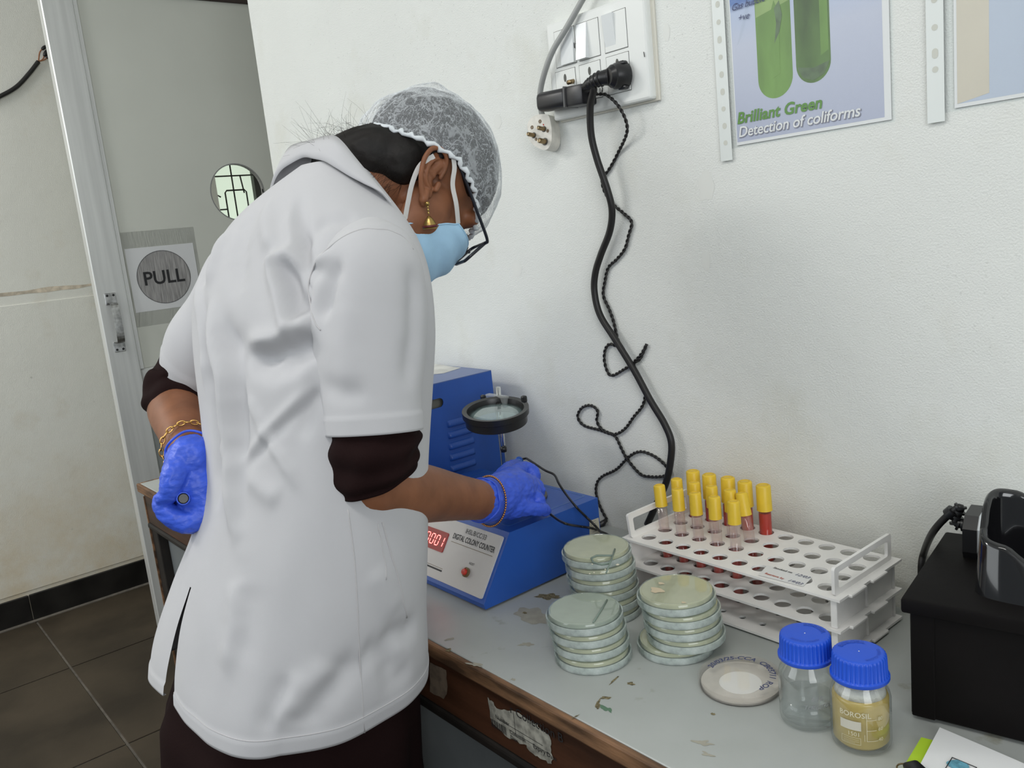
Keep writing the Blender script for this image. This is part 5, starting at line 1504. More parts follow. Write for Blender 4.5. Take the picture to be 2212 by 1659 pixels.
# ---- head frame
AH = math.radians(58); PH = math.radians(-12)          # head bowed and turned a little to her right
hf0 = np.array([-math.sin(PH), math.cos(PH), 0.0])
hF = math.cos(AH) * hf0 - math.sin(AH) * Z3; hU = math.sin(AH) * hf0 + math.cos(AH) * Z3; hR = np.array([math.cos(PH), math.sin(PH), 0.0])
EAR = at(938, 382, 1.13)
HO = EAR - hR * .073
HAX = np.array([hR, hF, hU])
def hp(x, y, z): return HO + hR * x + hF * y + hU * z

body = G()
ell(body, hp(0, -.008, .042), (.072, .092, .077), HAX, 28, 18)
ell(body, hp(0, .040, -.025), (.060, .058, .080), HAX, 24, 16)
ell(body, hp(0, .068, -.085), (.034, .030, .028), HAX)
ell(body, hp(0, .040, -.070), (.050, .045, .035), HAX)
for s_ in (-1, 1):
    ell(body, hp(.036 * s_, .068, -.028), (.028, .026, .030), HAX)
    ell(body, hp(.030 * s_, .082, .022), (.028, .012, .012), HAX)
    ell(body, hp(.060 * s_, .030, -.035), (.012, .03, .045), HAX)
chain(body, [hp(0, .090, .012), hp(0, .103, -.012), hp(0, .108, -.030)], [.008, .010, .012])
ell(body, hp(0, .092, -.058), (.022, .012, .014), HAX)
chain(body, [(-1.01, -.505, 1.27), (-1.010, -.462, 1.340), (np.array((-1.005, -.45, 1.375)) + hp(0, -.02, -.05)) / 2, hp(0, -.015, -.02)], [.060, .053, .052, .056], 18)
# torso, pelvis and legs under the clothes
chain(body, [(-1.0, -.535, 1.20), (-.985, -.55, 1.08), (-.985, -.575, .95), (-1.0, -.60, .84)], [.090, .085, .085, .095], 20)
chain(body, [(-1.10, -.515, 1.275), (-1.0, -.515, 1.29), (-.90, -.505, 1.275)], [.038, .052, .038], 16)
for s_ in (-1, 1):
    hip = np.array((-1.0, -.60, .80)) + pr_ * .055 * s_
    knee = np.array((-1.01, -.60, .43)) + pr_ * .065 * s_; ank = np.array((-1.02, -.63, .09)) + pr_ * .085 * s_
    chain(body, [hip, (hip + knee) / 2, knee, (knee + ank) / 2 - pf * .012, ank], [.066, .060, .046, .043, .034])
    chain(body, [ank - Z3 * .045 - pf * .03, ank - Z3 * .05 + pf * .06, ank - Z3 * .063 + pf * .15], [.036, .034, .022])
# right arm
SH_R = np.array((-.880, -.508, 1.272)); EL_R = at(792, 1052, 1.0); WR_R = on(1052, 1082, 2, .920)
chain(body, [SH_R, (SH_R + EL_R) / 2 + pr_ * .006, EL_R], [.040, .042, .0385])
fa = WR_R - EL_R
chain(body, [EL_R - Z3 * .0, EL_R + fa * .18 - Z3 * .002, EL_R + fa * .42, EL_R + fa * .72, WR_R], [.0395, .0415, .0375, .031, .027], 18)
# left arm, hand on hip
SH_L = np.array((-1.150, -.525, 1.262)); EL_L = at(374, 862, 1.36); WR_L = at(411, 975, 1.175)
chain(body, [SH_L, (SH_L + EL_L) / 2 - pr_ * .008, EL_L], [.04, .04, .037])
fl_ = WR_L - EL_L
chain(body, [EL_L, EL_L + fl_ * .25, EL_L + fl_ * .55, WR_L], [.037, .040, .035, .0265], 18)
# hands inside the gloves (thinner than the gloves)
R_PALM = [WR_R, on(1080, 1072, 2, .915), on(1112, 1060, 2, .9075)]
L_PALM = [WR_L, at(410, 1010, 1.165), at(425, 1060, 1.155)]
chain(body, R_PALM, [.022, .024, .022]); chain(body, L_PALM, [.022, .024, .022])
bs = remesh(body, .0048, 4)
# right ear and left ear: folded shell with helix rim
def ear(g, s_):
    """outer ear: plate, helix rim, antihelix, tragus and lobe grown into one skin; long axis tilted back"""
    def ep(y, z, o):       # y forward, z up in the ear's own frame, o = standing out from the head
        ca, sa = math.cos(.50), math.sin(.50)
        yy, zz = y * ca - z * sa, y * sa + z * ca
        return HO + hR * ((.0690 + o * 1.1) * s_) + hF * (yy * 1.16 - .002) + hU * (zz * 1.16 - .004)
    e = G()
    chain(e, [ep(.010, .004, .004), ep(.011, .016, .0065), ep(.006, .027, .010), ep(-.004, .031, .0125), ep(-.014, .026, .015), ep(-.0185, .013, .0165), ep(-.0165, -.002, .0155), ep(-.011, -.014, .0125), ep(-.004, -.024, .010)], [.0030, .0030, .0032, .0034, .0034, .0034, .0032, .0034, .0040], 10)
    chain(e, [ep(-.001, .022, .008), ep(-.008, .015, .0115), ep(-.0105, .004, .0125), ep(-.007, -.007, .0105), ep(.001, -.013, .008)], [.0022, .0030, .0032, .0030, .0026], 10)
    chain(e, [ep(-.001, -.019, .008), ep(-.001, -.027, .0085), ep(.001, -.031, .007)], [.0055, .0062, .0045], 10)
    chain(e, [ep(.010, -.004, .006), ep(.009, -.011, .0075)], [.0042, .0036], 10)
    chain(e, [ep(.0, .003, .003), ep(-.008, .006, .006)], [.0060, .0050], 10)
    chain(e, [ep(-.004, .024, .0055), ep(-.012, .010, .0095), ep(-.010, -.006, .008), ep(-.002, -.016, .0045)], [.0040, .0042, .0040, .0050], 10)
    chain(e, [ep(.004, .018, .002), ep(-.004, .0, .0), ep(.002, -.018, .002)], [.008, .009, .008], 10)
    q = remesh(e, .0014, 2)
    n0 = len(g.v); g.v += q.v; g.f += [tuple(i + n0 for i in f) for f in q.f]
ear(bs, 1); ear(bs, -1)
person = mk('person', bs, m_skin, loc=PORG, smooth=True)
tag(person, 'person in white lab coat, hairnet, blue mask and blue gloves bending over the bench', 'person')

coat = mk('lab_coat', gc, m_coat, person, True)
coat.data.materials[0] = m_coat
coat['label'] = 'white short sleeved cotton lab coat'

# ---- sleeves
def sleeve(rows_spec, nz, specs, nm, n=120, hem=.022):
    """rows_spec: list of (centre, radius across, radius deep) from the top down"""
    A = np.array([list(c) + [a, b] for c, a, b in rows_spec])
    C5 = crom(A, nz); m = len(C5)
    T = np.gradient(C5[:, :3], axis=0); T /= np.linalg.norm(T, axis=1)[:, None]
    T = np.stack([smooth1(T[:, i], 10) for i in range(3)], 1)
    P = np.zeros((m, n, 3)); t_ = np.linspace(0, 2 * np.pi, n, endpoint=False)
    for i in range(m):
        tt = T[i]; ea = CR - tt * (CR @ tt); ea = ea / np.linalg.norm(ea); eb = np.cross(tt, ea)
        P[i] = C5[i, :3] + np.outer(np.cos(t_) * C5[i, 3], ea) + np.outer(np.sin(t_) * C5[i, 4], eb)
    N = gnormals(P); mid = P[m // 2].mean(0)
    if ((P[m // 2] - mid) * N[m // 2]).sum(1).mean() < 0: N = -N
    D = folds(P, N, specs)
    Qs = P.reshape(-1, 3)
    D = D + np.array([mnoise.noise(Vector((q[0] * 16, q[1] * 16, q[2] * 8))) * .003 for q in Qs]).reshape(m, n)
    s = np.concatenate([[0], np.cumsum(np.linalg.norm(np.diff(C5[:, :3], axis=0), axis=1))]); s = s[-1] - s
    D = D + (np.clip((hem - s) / .002, 0, 1) * .0014)[:, None]
    P = P + N * D[..., None]
    g = G().grid(P, loop=True)
    # turned-in cuff edge
    c_end = P[-1].mean(0); b = len(g.v); o0 = (m - 1) * n
    g.v += [tuple(c_end + (q - c_end) * .95 - T[-1] * .0) for q in P[-1]]; g.v += [tuple(c_end + (q - c_end) * .93 - T[-1] * .04) for q in P[-1]]
    for k in range(n):
        k2 = (k + 1) % n
        g.f.append((o0 + k, b + k, b + k2, o0 + k2)); g.f.append((b + k, b + n + k, b + n + k2, b + k2))
    return mk(nm, g, m_coat, coat, True), P
def hw(px, d): return px * d / FPX
tor = np.array((-1.0, -.505, 0))
top_c = at(795, 494, .985)
spec = [(top_c - pr_ * .035, .006, .006), (at(797, 508, .990) - pr_ * .024, .032, .030), (at(800, 540, .988) - pr_ * .012, .049, .046), (at(802, 585, .982), hw(104, .98), .058), (at(803, 680, .976), hw(116, .975), .060),
        (at(800, 780, .972), hw(116, .97), .058), (at(802, 860, .970), hw(105, .97), .054), (at(807, 933, .972), hw(100, .97), .052)]
SF = [([(700, 590), (688, 660), (684, 740)], .004, .012), ([(735, 560), (712, 620), (700, 700)], -.006, .010), ([(720, 540), (690, 590), (680, 640)], .006, .009),
      ([(880, 560), (895, 640), (890, 760), (880, 850)], -.004, .014), ([(760, 620), (745, 740), (760, 860)], .002, .02), ([(690, 830), (740, 850), (800, 845)], -.002, .014)]
sleeve_r, PSR = sleeve(spec, 14, SF, 'sleeve')
lt_ = at(440, 640, 1.30)
spec = [(SH_L + np.array((.03, 0, .045)), .008, .008), (SH_L + np.array((.015, -.003, .035)), .04, .038), (SH_L + np.array((.0, -.008, .01)), .054, .052), (SH_L + (EL_L - SH_L) * .30, .060, .057), (SH_L + (EL_L - SH_L) * .55, .060, .056), (at(428, 800, 1.335), .052, .054)]
sleeve_l, PSL = sleeve(spec, 10, [], 'sleeve')

# ---- collar: stand and fall round the neck
def mirror_side(pts, c0):
    out = [np.array(p) - 2 * ((np.array(p) - c0) @ pr_) * pr_ for p in pts]
    return out[::-1]
c_top = [at(670, 309, 1.160), at(698, 301, 1.138), at(722, 299, 1.120), at(740, 312, 1.106), at(763, 340, 1.094), at(790, 373, 1.080), at(818, 407, 1.066), at(838, 432, 1.062)]
c_low = [at(652, 338, 1.150), at(676, 341, 1.124), at(700, 347, 1.104), at(724, 361, 1.088), at(756, 381, 1.073), at(786, 397, 1.062), at(822, 416, 1.054), at(842, 438, 1.054)]
tp_ = crom(mirror_side(c_top[1:], c_top[0]) + c_top, 8); lo_ = crom(mirror_side(c_low[1:], c_top[0] - pf * .012) + c_low, 8)
ccen = np.array((-1.008, -.462, 1.36))
inn0 = tp_ + (ccen - tp_) * .10 - Z3 * .004; inn1 = tp_ + (ccen - tp_) * .22 - Z3 * .030
ro0 = tp_ + (tp_ - ccen) * .03 + Z3 * .0015
outv = lo_ - ccen; outv = outv / np.linalg.norm(outv, axis=1)[:, None]
rows = [inn1, inn0, tp_, ro0, ro0 * .6 + lo_ * .4 + outv * .0025, ro0 * .25 + lo_ * .75 + outv * .003, lo_ + outv * .002, lo_ - outv * .003 + Z3 * .001]
collar = mk('collar', G().grid(np.array(rows)), m_coat, coat, True)

# seams and pocket slit lying on the cloth
N1 = gnormals(P1)
if ((P1[60] - P1[60].mean(0)) * N1[60]).sum(1).mean() < 0: N1 = -N1
def seam(pts, r, off=.0002, m=m_seam, nm='seam'):
    L_ = vis_points(P1, N1, [tuple(q) for q in crom([(a, b, 0) for a, b in pts], 8)[:, :2]])
    L_ = np.stack([smooth1(L_[:, i], 2) for i in range(3)], 1)
    keep = [0]
    for i in range(1, len(L_)):
        if np.linalg.norm(L_[i] - L_[keep[-1]]) > .004: keep.append(i)
    if len(keep) < 3: return
    mk(nm, G().tube(L_[keep], r, 6), m, coat, True)
def seam2(pts, r, grids, nm='seam', m=m_seam):
    Q = np.vstack([g_.reshape(-1, 3) for g_ in grids]); pq = proj(Q); out = []
    for x, y in [tuple(q) for q in crom([(a, b, 0) for a, b in pts], 6)[:, :2]]:
        d2 = (pq[:, 0] - x) ** 2 + (pq[:, 1] - y) ** 2
        k = np.where(d2 < 49)[0]
        if len(k): out.append(Q[k[np.argmin(pq[k, 2])]])
    out = np.array(out)
    for i in range(3): out[:, i] = smooth1(out[:, i], 4)
    mk(nm, G().tube(out, r, 6), m, coat, True)
seam2([(898, 540), (880, 512), (850, 496), (812, 489), (775, 494), (738, 508), (704, 532), (676, 568), (662, 612), (665, 658), (678, 698), (690, 716)], .0009, [P1, PSR])
seam([(752, 1100), (768, 1230), (776, 1400), (788, 1585)], .0009)
seam([(826, 1130), (845, 1200), (862, 1250), (878, 1335)], .0012, nm='pocket_edge')
seam([(815, 1130), (828, 1190), (836, 1250)], .0008, nm='pocket_edge')
i_h = int(.022 / (1.40 - HEM) * NZ)
stl = P1[i_h][np.r_[jv:NT, 0:60]] + N1[i_h][np.r_[jv:NT, 0:60]] * .0001
mk('hem_stitch', G().tube(stl, .0006, 5), m_seam, coat, True)

# ---- dark kurta: rolled sleeves and long skirt
def rolled(path, rads, nm, tilt=None):
    A = np.hstack([np.array(path), np.array(rads)[:, None]]); C = crom(A, 8); m = len(C); n = 90
    T = np.gradient(C[:, :3], axis=0); T /= np.linalg.norm(T, axis=1)[:, None]
    P = np.zeros((m, n, 3)); t_ = np.linspace(0, 2 * np.pi, n, endpoint=False)
    for i in range(m):
        tt = T[i]
        if tilt is not None:
            w = (i / (m - 1)) ** 1.2; tt = tt * (1 - w) + np.array(tilt) * w; tt /= np.linalg.norm(tt)
        ea = CR - tt * (CR @ tt); ea /= np.linalg.norm(ea); eb = np.cross(tt, ea)
        rr = C[i, 3] * (1 + .03 * np.sin(3 * t_ + i * .25) + .02 * np.sin(7 * t_ - i * .2) + .035 * np.sin(i / (m - 1) * 3 * 2 * np.pi))
        P[i] = C[i, :3] + np.outer(np.cos(t_) * rr, ea) + np.outer(np.sin(t_) * rr, eb)
    g = G().grid(P, loop=True)
    ce = P[-1].mean(0); b = len(g.v); o0 = (m - 1) * n
    g.v += [tuple(ce + (q - ce) * .80 - T[-1] * .004) for q in P[-1]]
    for k in range(n): g.f.append((o0 + k, b + k, b + (k + 1) % n, o0 + (k + 1) % n))
    return mk(nm, g, m_kurta, person, True)
fdir = fa / np.linalg.norm(fa)
tl = np.array((0, 0, -1.0)) * .93 + fdir * .42; tl /= np.linalg.norm(tl)
rolled([at(806, 905, .972), at(806, 935, .975), at(806, 968, .978), at(806, 1000, .984), at(810, 1022, .990)], [.048, .0515, .0535, .0525, .050], 'rolled_sleeve', tl)
fdl = fl_ / np.linalg.norm(fl_)
up_l = (EL_L - SH_L) / np.linalg.norm(EL_L - SH_L)
rolled([SH_L + (EL_L - SH_L) * .62, at(405, 815, 1.345), at(388, 842, 1.345), at(388, 866, 1.33), at(390, 882, 1.315)], [.046, .050, .051, .048, .043], 'rolled_sleeve', fdl * .55 + np.array((0, 0, -.8)))
rows = []; zk = np.linspace(.06, 1.0, 70); kx, ky, ka, kb = ringpar(np.maximum(zk, .60))
for i, z in enumerate(zk):
    t_ = np.linspace(0, 2 * np.pi, 160, endpoint=False); row = []
    low = np.clip((.75 - z) / .7, 0, 1)
    for a in t_:
        c, s_ = math.cos(a), math.sin(a)
        wob = 1 + (.02 + .05 * low) * math.sin(9 * a + .6 * math.sin(z * 5)) * (z < .9) - .02
        ins = .006 + .018 * min(1, max(0, (z - .70) / .06))
        A_ = (ka[i] - ins) * wob; B_ = (kb[i] - ins) * wob
        if z > .8: A_ -= .004; B_ -= .004
        row.append((kx[i] + A_ * math.copysign(abs(c) ** EXP, c) * pr_[0] + B_ * math.copysign(abs(s_) ** EXP, s_) * pf[0], ky[i] + A_ * math.copysign(abs(c) ** EXP, c) * pr_[1] + B_ * math.copysign(abs(s_) ** EXP, s_) * pf[1] , z))
    rows.append(row)
mk('kurta', G().grid(np.array(rows), loop=True), m_kurta, person, True)

# ---- gloves
m_glove = mat('blue_nitrile', (.045, .115, .70), .42, var=.12, vscale=60, bump=.35, bscale=130, bdetail=5, stretch=(1, 1, 2.2), bdist=.002, spec=.45)
def crinkle(g, amp, sc):
    V = np.array(g.v); me = bpy.data.meshes.new('t'); me.from_pydata(V.tolist(), [], g.f); me.update()
    Nn = np.array([v.normal[:] for v in me.vertices]); bpy.data.meshes.remove(me)
    d = np.array([amp * (1 - 2 * abs(mnoise.noise(Vector((q[0] * sc, q[1] * sc, q[2] * sc * 2.2))))) + .6 * amp * mnoise.noise(Vector((q[0] * sc * 2.3, q[1] * sc * 2.3, q[2] * sc * 2.3))) for q in V])
    g.v = [tuple(p) for p in V + Nn * d[:, None]]
    return g
# right glove: fingers closed round the counting pen, little finger resting on the plate
gr = G()
def oz(x, y, z): return on(x, y, 2, z)
chain(gr, [WR_R - fdir * .012, WR_R + fdir * .012, oz(1080, 1070, .9165), oz(1110, 1062, .909), oz(1132, 1060, .903)], [.0305, .030, .032, .034, .027], 20)
ell(gr, oz(1105, 1042, .9125), (.026, .026, .024)); ell(gr, oz(1104, 1088, .900), (.026, .026, .022)); ell(gr, oz(1075, 1082, .912), (.027, .027, .026))
chain(gr, [oz(1108, 1030, .914), oz(1132, 1014, .913), oz(1152, 1022, .906), oz(1150, 1042, .893), oz(1140, 1058, .882)], [.015, .0125, .0110, .0105, .0088])     # index
chain(gr, [oz(1122, 1050, .910), oz(1148, 1044, .907), oz(1162, 1060, .896), oz(1154, 1075, .882)], [.015, .0122, .0112, .0090])                                    # middle
chain(gr, [oz(1122, 1072, .904), oz(1148, 1070, .900), oz(1163, 1084, .890), oz(1152, 1094, .878)], [.015, .0120, .0110, .0088])                                    # ring
chain(gr, [oz(1108, 1094, .898), oz(1138, 1098, .891), oz(1163, 1100, .884), oz(1178, 1102, .8775)], [.0145, .0112, .0100, .0088])                                   # little
chain(gr, [oz(1082, 1040, .916), oz(1098, 1016, .907), oz(1114, 1008, .898), oz(1122, 1020, .887)], [.016, .0125, .0115, .0095])                                     # thumb on the far side
glr = mk('glove', crinkle(remesh(gr, .0021, 3), .0011, 85), m_glove, person, True)
glr['label'] = 'blue nitrile glove on the right hand gripping the pen'
# rolled cuff of the glove
def loop_ring(c, ax, ra, rb, rt, n=48, nm='cuff', m=None, par=None, wav=0.0):
    ax = ax / np.linalg.norm(ax); e1 = np.cross(ax, Z3); e1 /= np.linalg.norm(e1); e2 = np.cross(ax, e1)
    pts = [c + e1 * ra * math.cos(a) + e2 * rb * math.sin(a) + ax * wav * math.sin(5 * a) for a in np.linspace(0, 2 * math.pi, n + 1)]
    return mk(nm, G().tube(pts, rt, 8, cap=False), m, par, True)
loop_ring(WR_R - fdir * .016, fdir, .0305, .0305, .0016, nm='cuff', m=m_glove, par=glr, wav=.002)
# left glove: fist on the hip, thumb closed on the index finger round a black pen end
gl = G()
chain(gl, [WR_L + fdl * .022, at(410, 1005, 1.168), at(428, 1045, 1.160), at(436, 1085, 1.160)], [.030, .031, .033, .028], 20)
ell(gl, at(424, 1050, 1.176), (.032, .032, .034)); ell(gl, at(425, 1098, 1.172), (.028, .028, .026))
for k, (dd, sx, sy) in enumerate(((0, 0, 0), (.019, 3, 2), (.037, 6, 2), (.053, 10, -6))):
    chain(gl, [at(440 + sx, 1062 + sy, 1.146 + dd), at(444 + sx, 1102 + sy, 1.145 + dd), at(408 + sx, 1128 + sy, 1.146 + dd), at(366 + sx, 1112 + sy, 1.150 + dd), at(349 + sx, 1084 + sy, 1.154 + dd), at(362 + sx, 1070 + sy, 1.158 + dd)],
          [.0165, .0150, .0140, .0128, .0110, .0090])
chain(gl, [at(396, 1000, 1.148), at(378, 1024, 1.136), at(371, 1048, 1.134), at(366, 1066, 1.138), at(352, 1076, 1.142)], [.0195, .0165, .0140, .0125, .0095])
gll = mk('glove', crinkle(remesh(gl, .0021, 3), .0010, 80), m_glove, person, True)
gll['label'] = 'blue nitrile glove on the left hand closed in a fist'
loop_ring(WR_L + fdl * .006, fdl, .0305, .0305, .0016, nm='cuff', m=m_glove, par=gll, wav=.002)
pe = at(396, 1077, 1.128); pd_ = at(400, 1074, 1.20) - pe; pd_ /= np.linalg.norm(pd_)
hp_ = thing('black_pen', tuple(pe), 'black pen end poking out of the left gloved fist', 'pen')
mk('pen_barrel', G().lathe([(.0, .003), (.0055, .003), (.0062, .0), (.0066, .004), (.0066, .09), (.002, .10)], pe, 18, pd_), m_black, hp_, angle=40)
mk('pen_end_ring', G().lathe([(.0066, -.0012), (.0082, -.0008), (.0082, .004), (.0066, .004)], pe, 20, pd_, closed=True), m_glove, hp_, True)

# ---- jewellery
m_gold = mat('gold', (.62, .38, .12), .28, 1.0)
m_copper = mat('rose_gold', (.55, .27, .12), .35, 1.0)
bc = WR_R + fdir * .006
ax = fdir * .94 + Z3 * .14 + pr_ * .25; ax /= np.linalg.norm(ax); e1 = np.cross(ax, Z3); e1 /= np.linalg.norm(e1); e2 = np.cross(ax, e1)
g = G(); nb = 64
for k in range(nb):
    a = 2 * math.pi * k / nb; ell(g, bc + e1 * .0345 * math.cos(a) + e2 * .0355 * math.sin(a), [.00175] * 3, n=8, m=6)
bang = mk('bangle', g, m_copper, person, True); bang['label'] = 'thin beaded gold bangle over the right glove cuff'; bang['kind'] = 'stuff'
bc = WR_L - fdl * .012; ax = fdl * .9 + Z3 * .25; ax /= np.linalg.norm(ax); e1 = np.cross(ax, Z3); e1 /= np.linalg.norm(e1); e2 = np.cross(ax, e1)
br_ = bpy.data.objects.new('bracelet', None)
g = G(); nb = 26
for k in range(nb):
    a = 2 * math.pi * k / nb; c = bc + e1 * .0335 * math.cos(a) + e2 * .0335 * math.sin(a); t_ = -e1 * math.sin(a) + e2 * math.cos(a); o_ = e1 * math.cos(a) + e2 * math.sin(a)
    pl_ = ax if k % 2 else o_
    g.tube([c + t_ * .0052 * math.cos(b) + pl_ * .0028 * math.sin(b) for b in np.linspace(0, 2 * math.pi, 13)], .0010, 6, cap=False)
brc = mk('bracelet', g, m_gold, person, True); brc['label'] = 'gold chain bracelet on the left wrist'; brc['kind'] = 'stuff'

# ---- hair
m_hair = mat('black_hair', (.007, .005, .004), .6, var=.5, vscale=30, stretch=(1, 1, 1), bump=.5, bscale=60, bdist=.003, spec=.35)
hg = G()
ell(hg, hp(0, -.004, .042), (.0775, .100, .0875), HAX, 28, 18)
for x in (-.03, 0, .03):
    chain(hg, [hp(x, -.048, -.012), hp(x * 1.1, -.066, -.032), hp(x * .9, -.078, -.053), hp(x * .6, -.084, -.075)], [.038, .036, .032, .028], 16)
for s_ in (-1, 1):
    ell(hg, hp(.052 * s_, -.040, -.012), (.023, .036, .034), HAX)
    ell(hg, hp(.066 * s_, .040, .034), (.010, .030, .016), HAX)
hair = remesh(hg, .0040, 3)
V = np.array(hair.v)
for i, q in enumerate(V):
    lx, ly, lz = (q - HO) @ hR, (q - HO) @ hF, (q - HO) @ hU
    if ly > -.012 and lz < .040:                       # hairline: temples and cheeks stay bare
        q = q + (hp(0, -.02, .03) - q) * min(1, (ly + .012) / .02) * min(1, (.040 - lz) / .012) * .28
    V[i] = q + (q - hp(0, -.02, .0)) / (np.linalg.norm(q - hp(0, -.02, .0)) + 1e-9) * .0022 * mnoise.noise(Vector((lx * 160, (ly + lz) * 25, (ly - lz) * 60)))
hair.v = [tuple(q) for q in V]
hr_ = mk('hair', hair, m_hair, person, True)
g = G()
for k in range(110):
    a = rnd.uniform(-.5, .6); p = hp(rnd.uniform(-.045, .05), rnd.uniform(-.105, -.075), rnd.uniform(-.085, -.01))
    if k < 60: p = hp(rnd.uniform(-.03, .03), -.103 - .012 * rnd.random(), rnd.uniform(-.085, -.03))
    d = -hF * rnd.uniform(.2, 1) + hU * rnd.uniform(-.5, .5) + hR * rnd.uniform(-.4, .4); d /= np.linalg.norm(d)
    c2 = np.array((rnd.uniform(-1, 1), rnd.uniform(-1, 1), rnd.uniform(-1, 1))); L = rnd.uniform(.012, .04)
    g.tube([p + d * L * t + c2 * L * .75 * t * t for t in (-.3, 0, .2, .4, .6, .8, 1)], [.00016, .00016, .00014, .00013, .00011, .00009, .00006], 3)
for k in range(70):            # baby hairs on the neck and before the ear
    p = hp(.052 + rnd.uniform(0, .012), rnd.uniform(-.055, -.015), rnd.uniform(-.06, -.03)); d = -hU * .9 + hF * rnd.uniform(-.3, .6); L = rnd.uniform(.012, .03)
    g.tube([p + hR * .002 + d * L * t + hR * .003 * math.sin(3 * t) for t in (0, .35, .7, 1)], [.00018, .00016, .00012, .00006], 3)
mk('loose_hairs', g, m_hair, hr_)['kind'] = 'stuff'

# ---- bouffant hairnet
def net_mat():
    m = bpy.data.materials.new('hairnet_gauze'); m.use_nodes = True
    nt = m.node_tree; nt.nodes.clear(); N = nt.nodes.new; Lk = nt.links.new
    out = N('ShaderNodeOutputMaterial'); tc = N('ShaderNodeTexCoord')
    tr = N('ShaderNodeBsdfTransparent'); df = N('ShaderNodeBsdfPrincipled'); df.inputs['Base Color'].default_value = (.78, .82, .86, 1); df.inputs['Roughness'].default_value = .8
    def fib(scale, dist, stretch, lo, hi):
        mp = N('ShaderNodeMapping'); mp.inputs['Scale'].default_value = stretch; mp.inputs['Rotation'].default_value = (.5, .3, .4); Lk(tc.outputs['Object'], mp.inputs[0])
        n = N('ShaderNodeTexNoise'); n.inputs['Scale'].default_value = scale; n.inputs['Detail'].default_value = 3; n.inputs['Distortion'].default_value = dist; Lk(mp.outputs[0], n.inputs['Vector'])
        a = N('ShaderNodeMath'); a.operation = 'SUBTRACT'; a.inputs[1].default_value = .5; Lk(n.outputs['Fac'], a.inputs[0])
        b = N('ShaderNodeMath'); b.operation = 'ABSOLUTE'; Lk(a.outputs[0], b.inputs[0])
        r = N('ShaderNodeMapRange'); r.inputs[1].default_value = .030; r.inputs[2].default_value = .004; r.inputs[3].default_value = lo; r.inputs[4].default_value = hi; Lk(b.outputs[0], r.inputs[0])
        return r.outputs[0]
    f1 = fib(85, 1.2, (1, 1, 1), 0, .34); f2 = fib(260, .8, (1, 1, 1), 0, .20); f3 = fib(34, .6, (1.6, 1, .7), 0, .25)
    def mx(a, b):
        q = N('ShaderNodeMath'); q.operation = 'MAXIMUM'; Lk(a, q.inputs[0]); Lk(b, q.inputs[1]); return q.outputs[0]
    s1 = mx(mx(f1, f2), f3)
    lw = N('ShaderNodeLayerWeight'); lw.inputs[0].default_value = .5
    e = N('ShaderNodeMapRange'); e.inputs[1].default_value = .55; e.inputs[2].default_value = 1.0; e.inputs[3].default_value = .16; e.inputs[4].default_value = .75; Lk(lw.outputs['Facing'], e.inputs[0])
    ad = N('ShaderNodeMath'); ad.operation = 'ADD'; ad.use_clamp = True; Lk(s1, ad.inputs[0]); Lk(e.outputs[0], ad.inputs[1])
    ms = N('ShaderNodeMixShader'); Lk(ad.outputs[0], ms.inputs[0]); Lk(tr.outputs[0], ms.inputs[1]); Lk(df.outputs[0], ms.inputs[2]); Lk(ms.outputs[0], out.inputs[0])
    return m
m_net = net_mat()
cc0 = np.array((0, -.004, .022)); cR = np.array((.090, .116, .110))
rim_y = [-.16, -.125, -.097, -.068, -.03, 0, .05, .098, .13]; rim_z = [-.05, -.035, -.013, .002, .022, .036, .034, .018, .01]
def cRk(sd): return cR * np.array((1, 1.0 if sd[1] > 0 else 1 - .10 * sd[1] ** 2, 1))
rows = []; NA, NR = 140, 46
apex_dir = np.array((0, -.30, .95)); apex_dir /= np.linalg.norm(apex_dir)
rimpts = []
for k in range(NA):
    ph = 2 * math.pi * k / NA
    # rim point: solve z = rim(y) on the ellipsoid along this azimuth
    lo, hi = 0.0, math.pi * .95
    sdir = np.array((math.sin(ph), math.cos(ph), 0))
    for _ in range(30):
        md = (lo + hi) / 2
        q = cc0 + cRk(sdir) * (sdir * math.sin(md) + np.array((0, 0, 1)) * math.cos(md))
        if q[2] > np.interp(q[1], rim_y, rim_z): lo = md
        else: hi = md
    rimpts.append((sdir, lo))
for i in range(NR):
    row = []
    for k in range(NA):
        sdir, amax = rimpts[k]; t = i / (NR - 1); md = amax * t
        q = cRk(sdir) * (sdir * math.sin(md) + np.array((0, 0, 1)) * math.cos(md))
        ph = 2 * math.pi * k / NA
        puff = 1 + .035 * mnoise.noise(Vector(q * 26)) + .018 * mnoise.noise(Vector(q * 60))
        tuck = 1 - .05 * max(0, (t - .82) / .18) ** 2 + .010 * math.sin(38 * ph + 2 * math.sin(5 * ph)) * max(0, (t - .6) / .4)
        # knot of hair pushing up at the crown's back
        kn = np.linalg.norm((cc0 + q) - np.array((.0, -.078, .098)))
        bump_ = .009 * math.exp(-(kn / .022) ** 2)
        q = q * (puff * tuck); q = q + q / np.linalg.norm(q) * bump_
        row.append(hp(*(cc0 + q)))
    rows.append(row)
cap = mk('hairnet', G().grid(np.array(rows), loop=True), m_net, person, True, fixn=True)
cap['label'] = 'white gauze bouffant hairnet'
rim = [np.array(p) for p in rows[-1]]
rim.append(rim[0])
ctr = np.mean(rim, axis=0)
wv_ = [p + hU * .0022 * math.sin(k * 1.9) + (p - ctr) * .012 * math.sin(k * 1.3) for k, p in enumerate(rim)]
mk('elastic_rim', G().tube(wv_, [.0030 + .0012 * math.sin(k * 2.3) for k in range(len(wv_))], 8, cap=False), mat('ruffled_elastic', (.70, .74, .77), .8), cap, True)

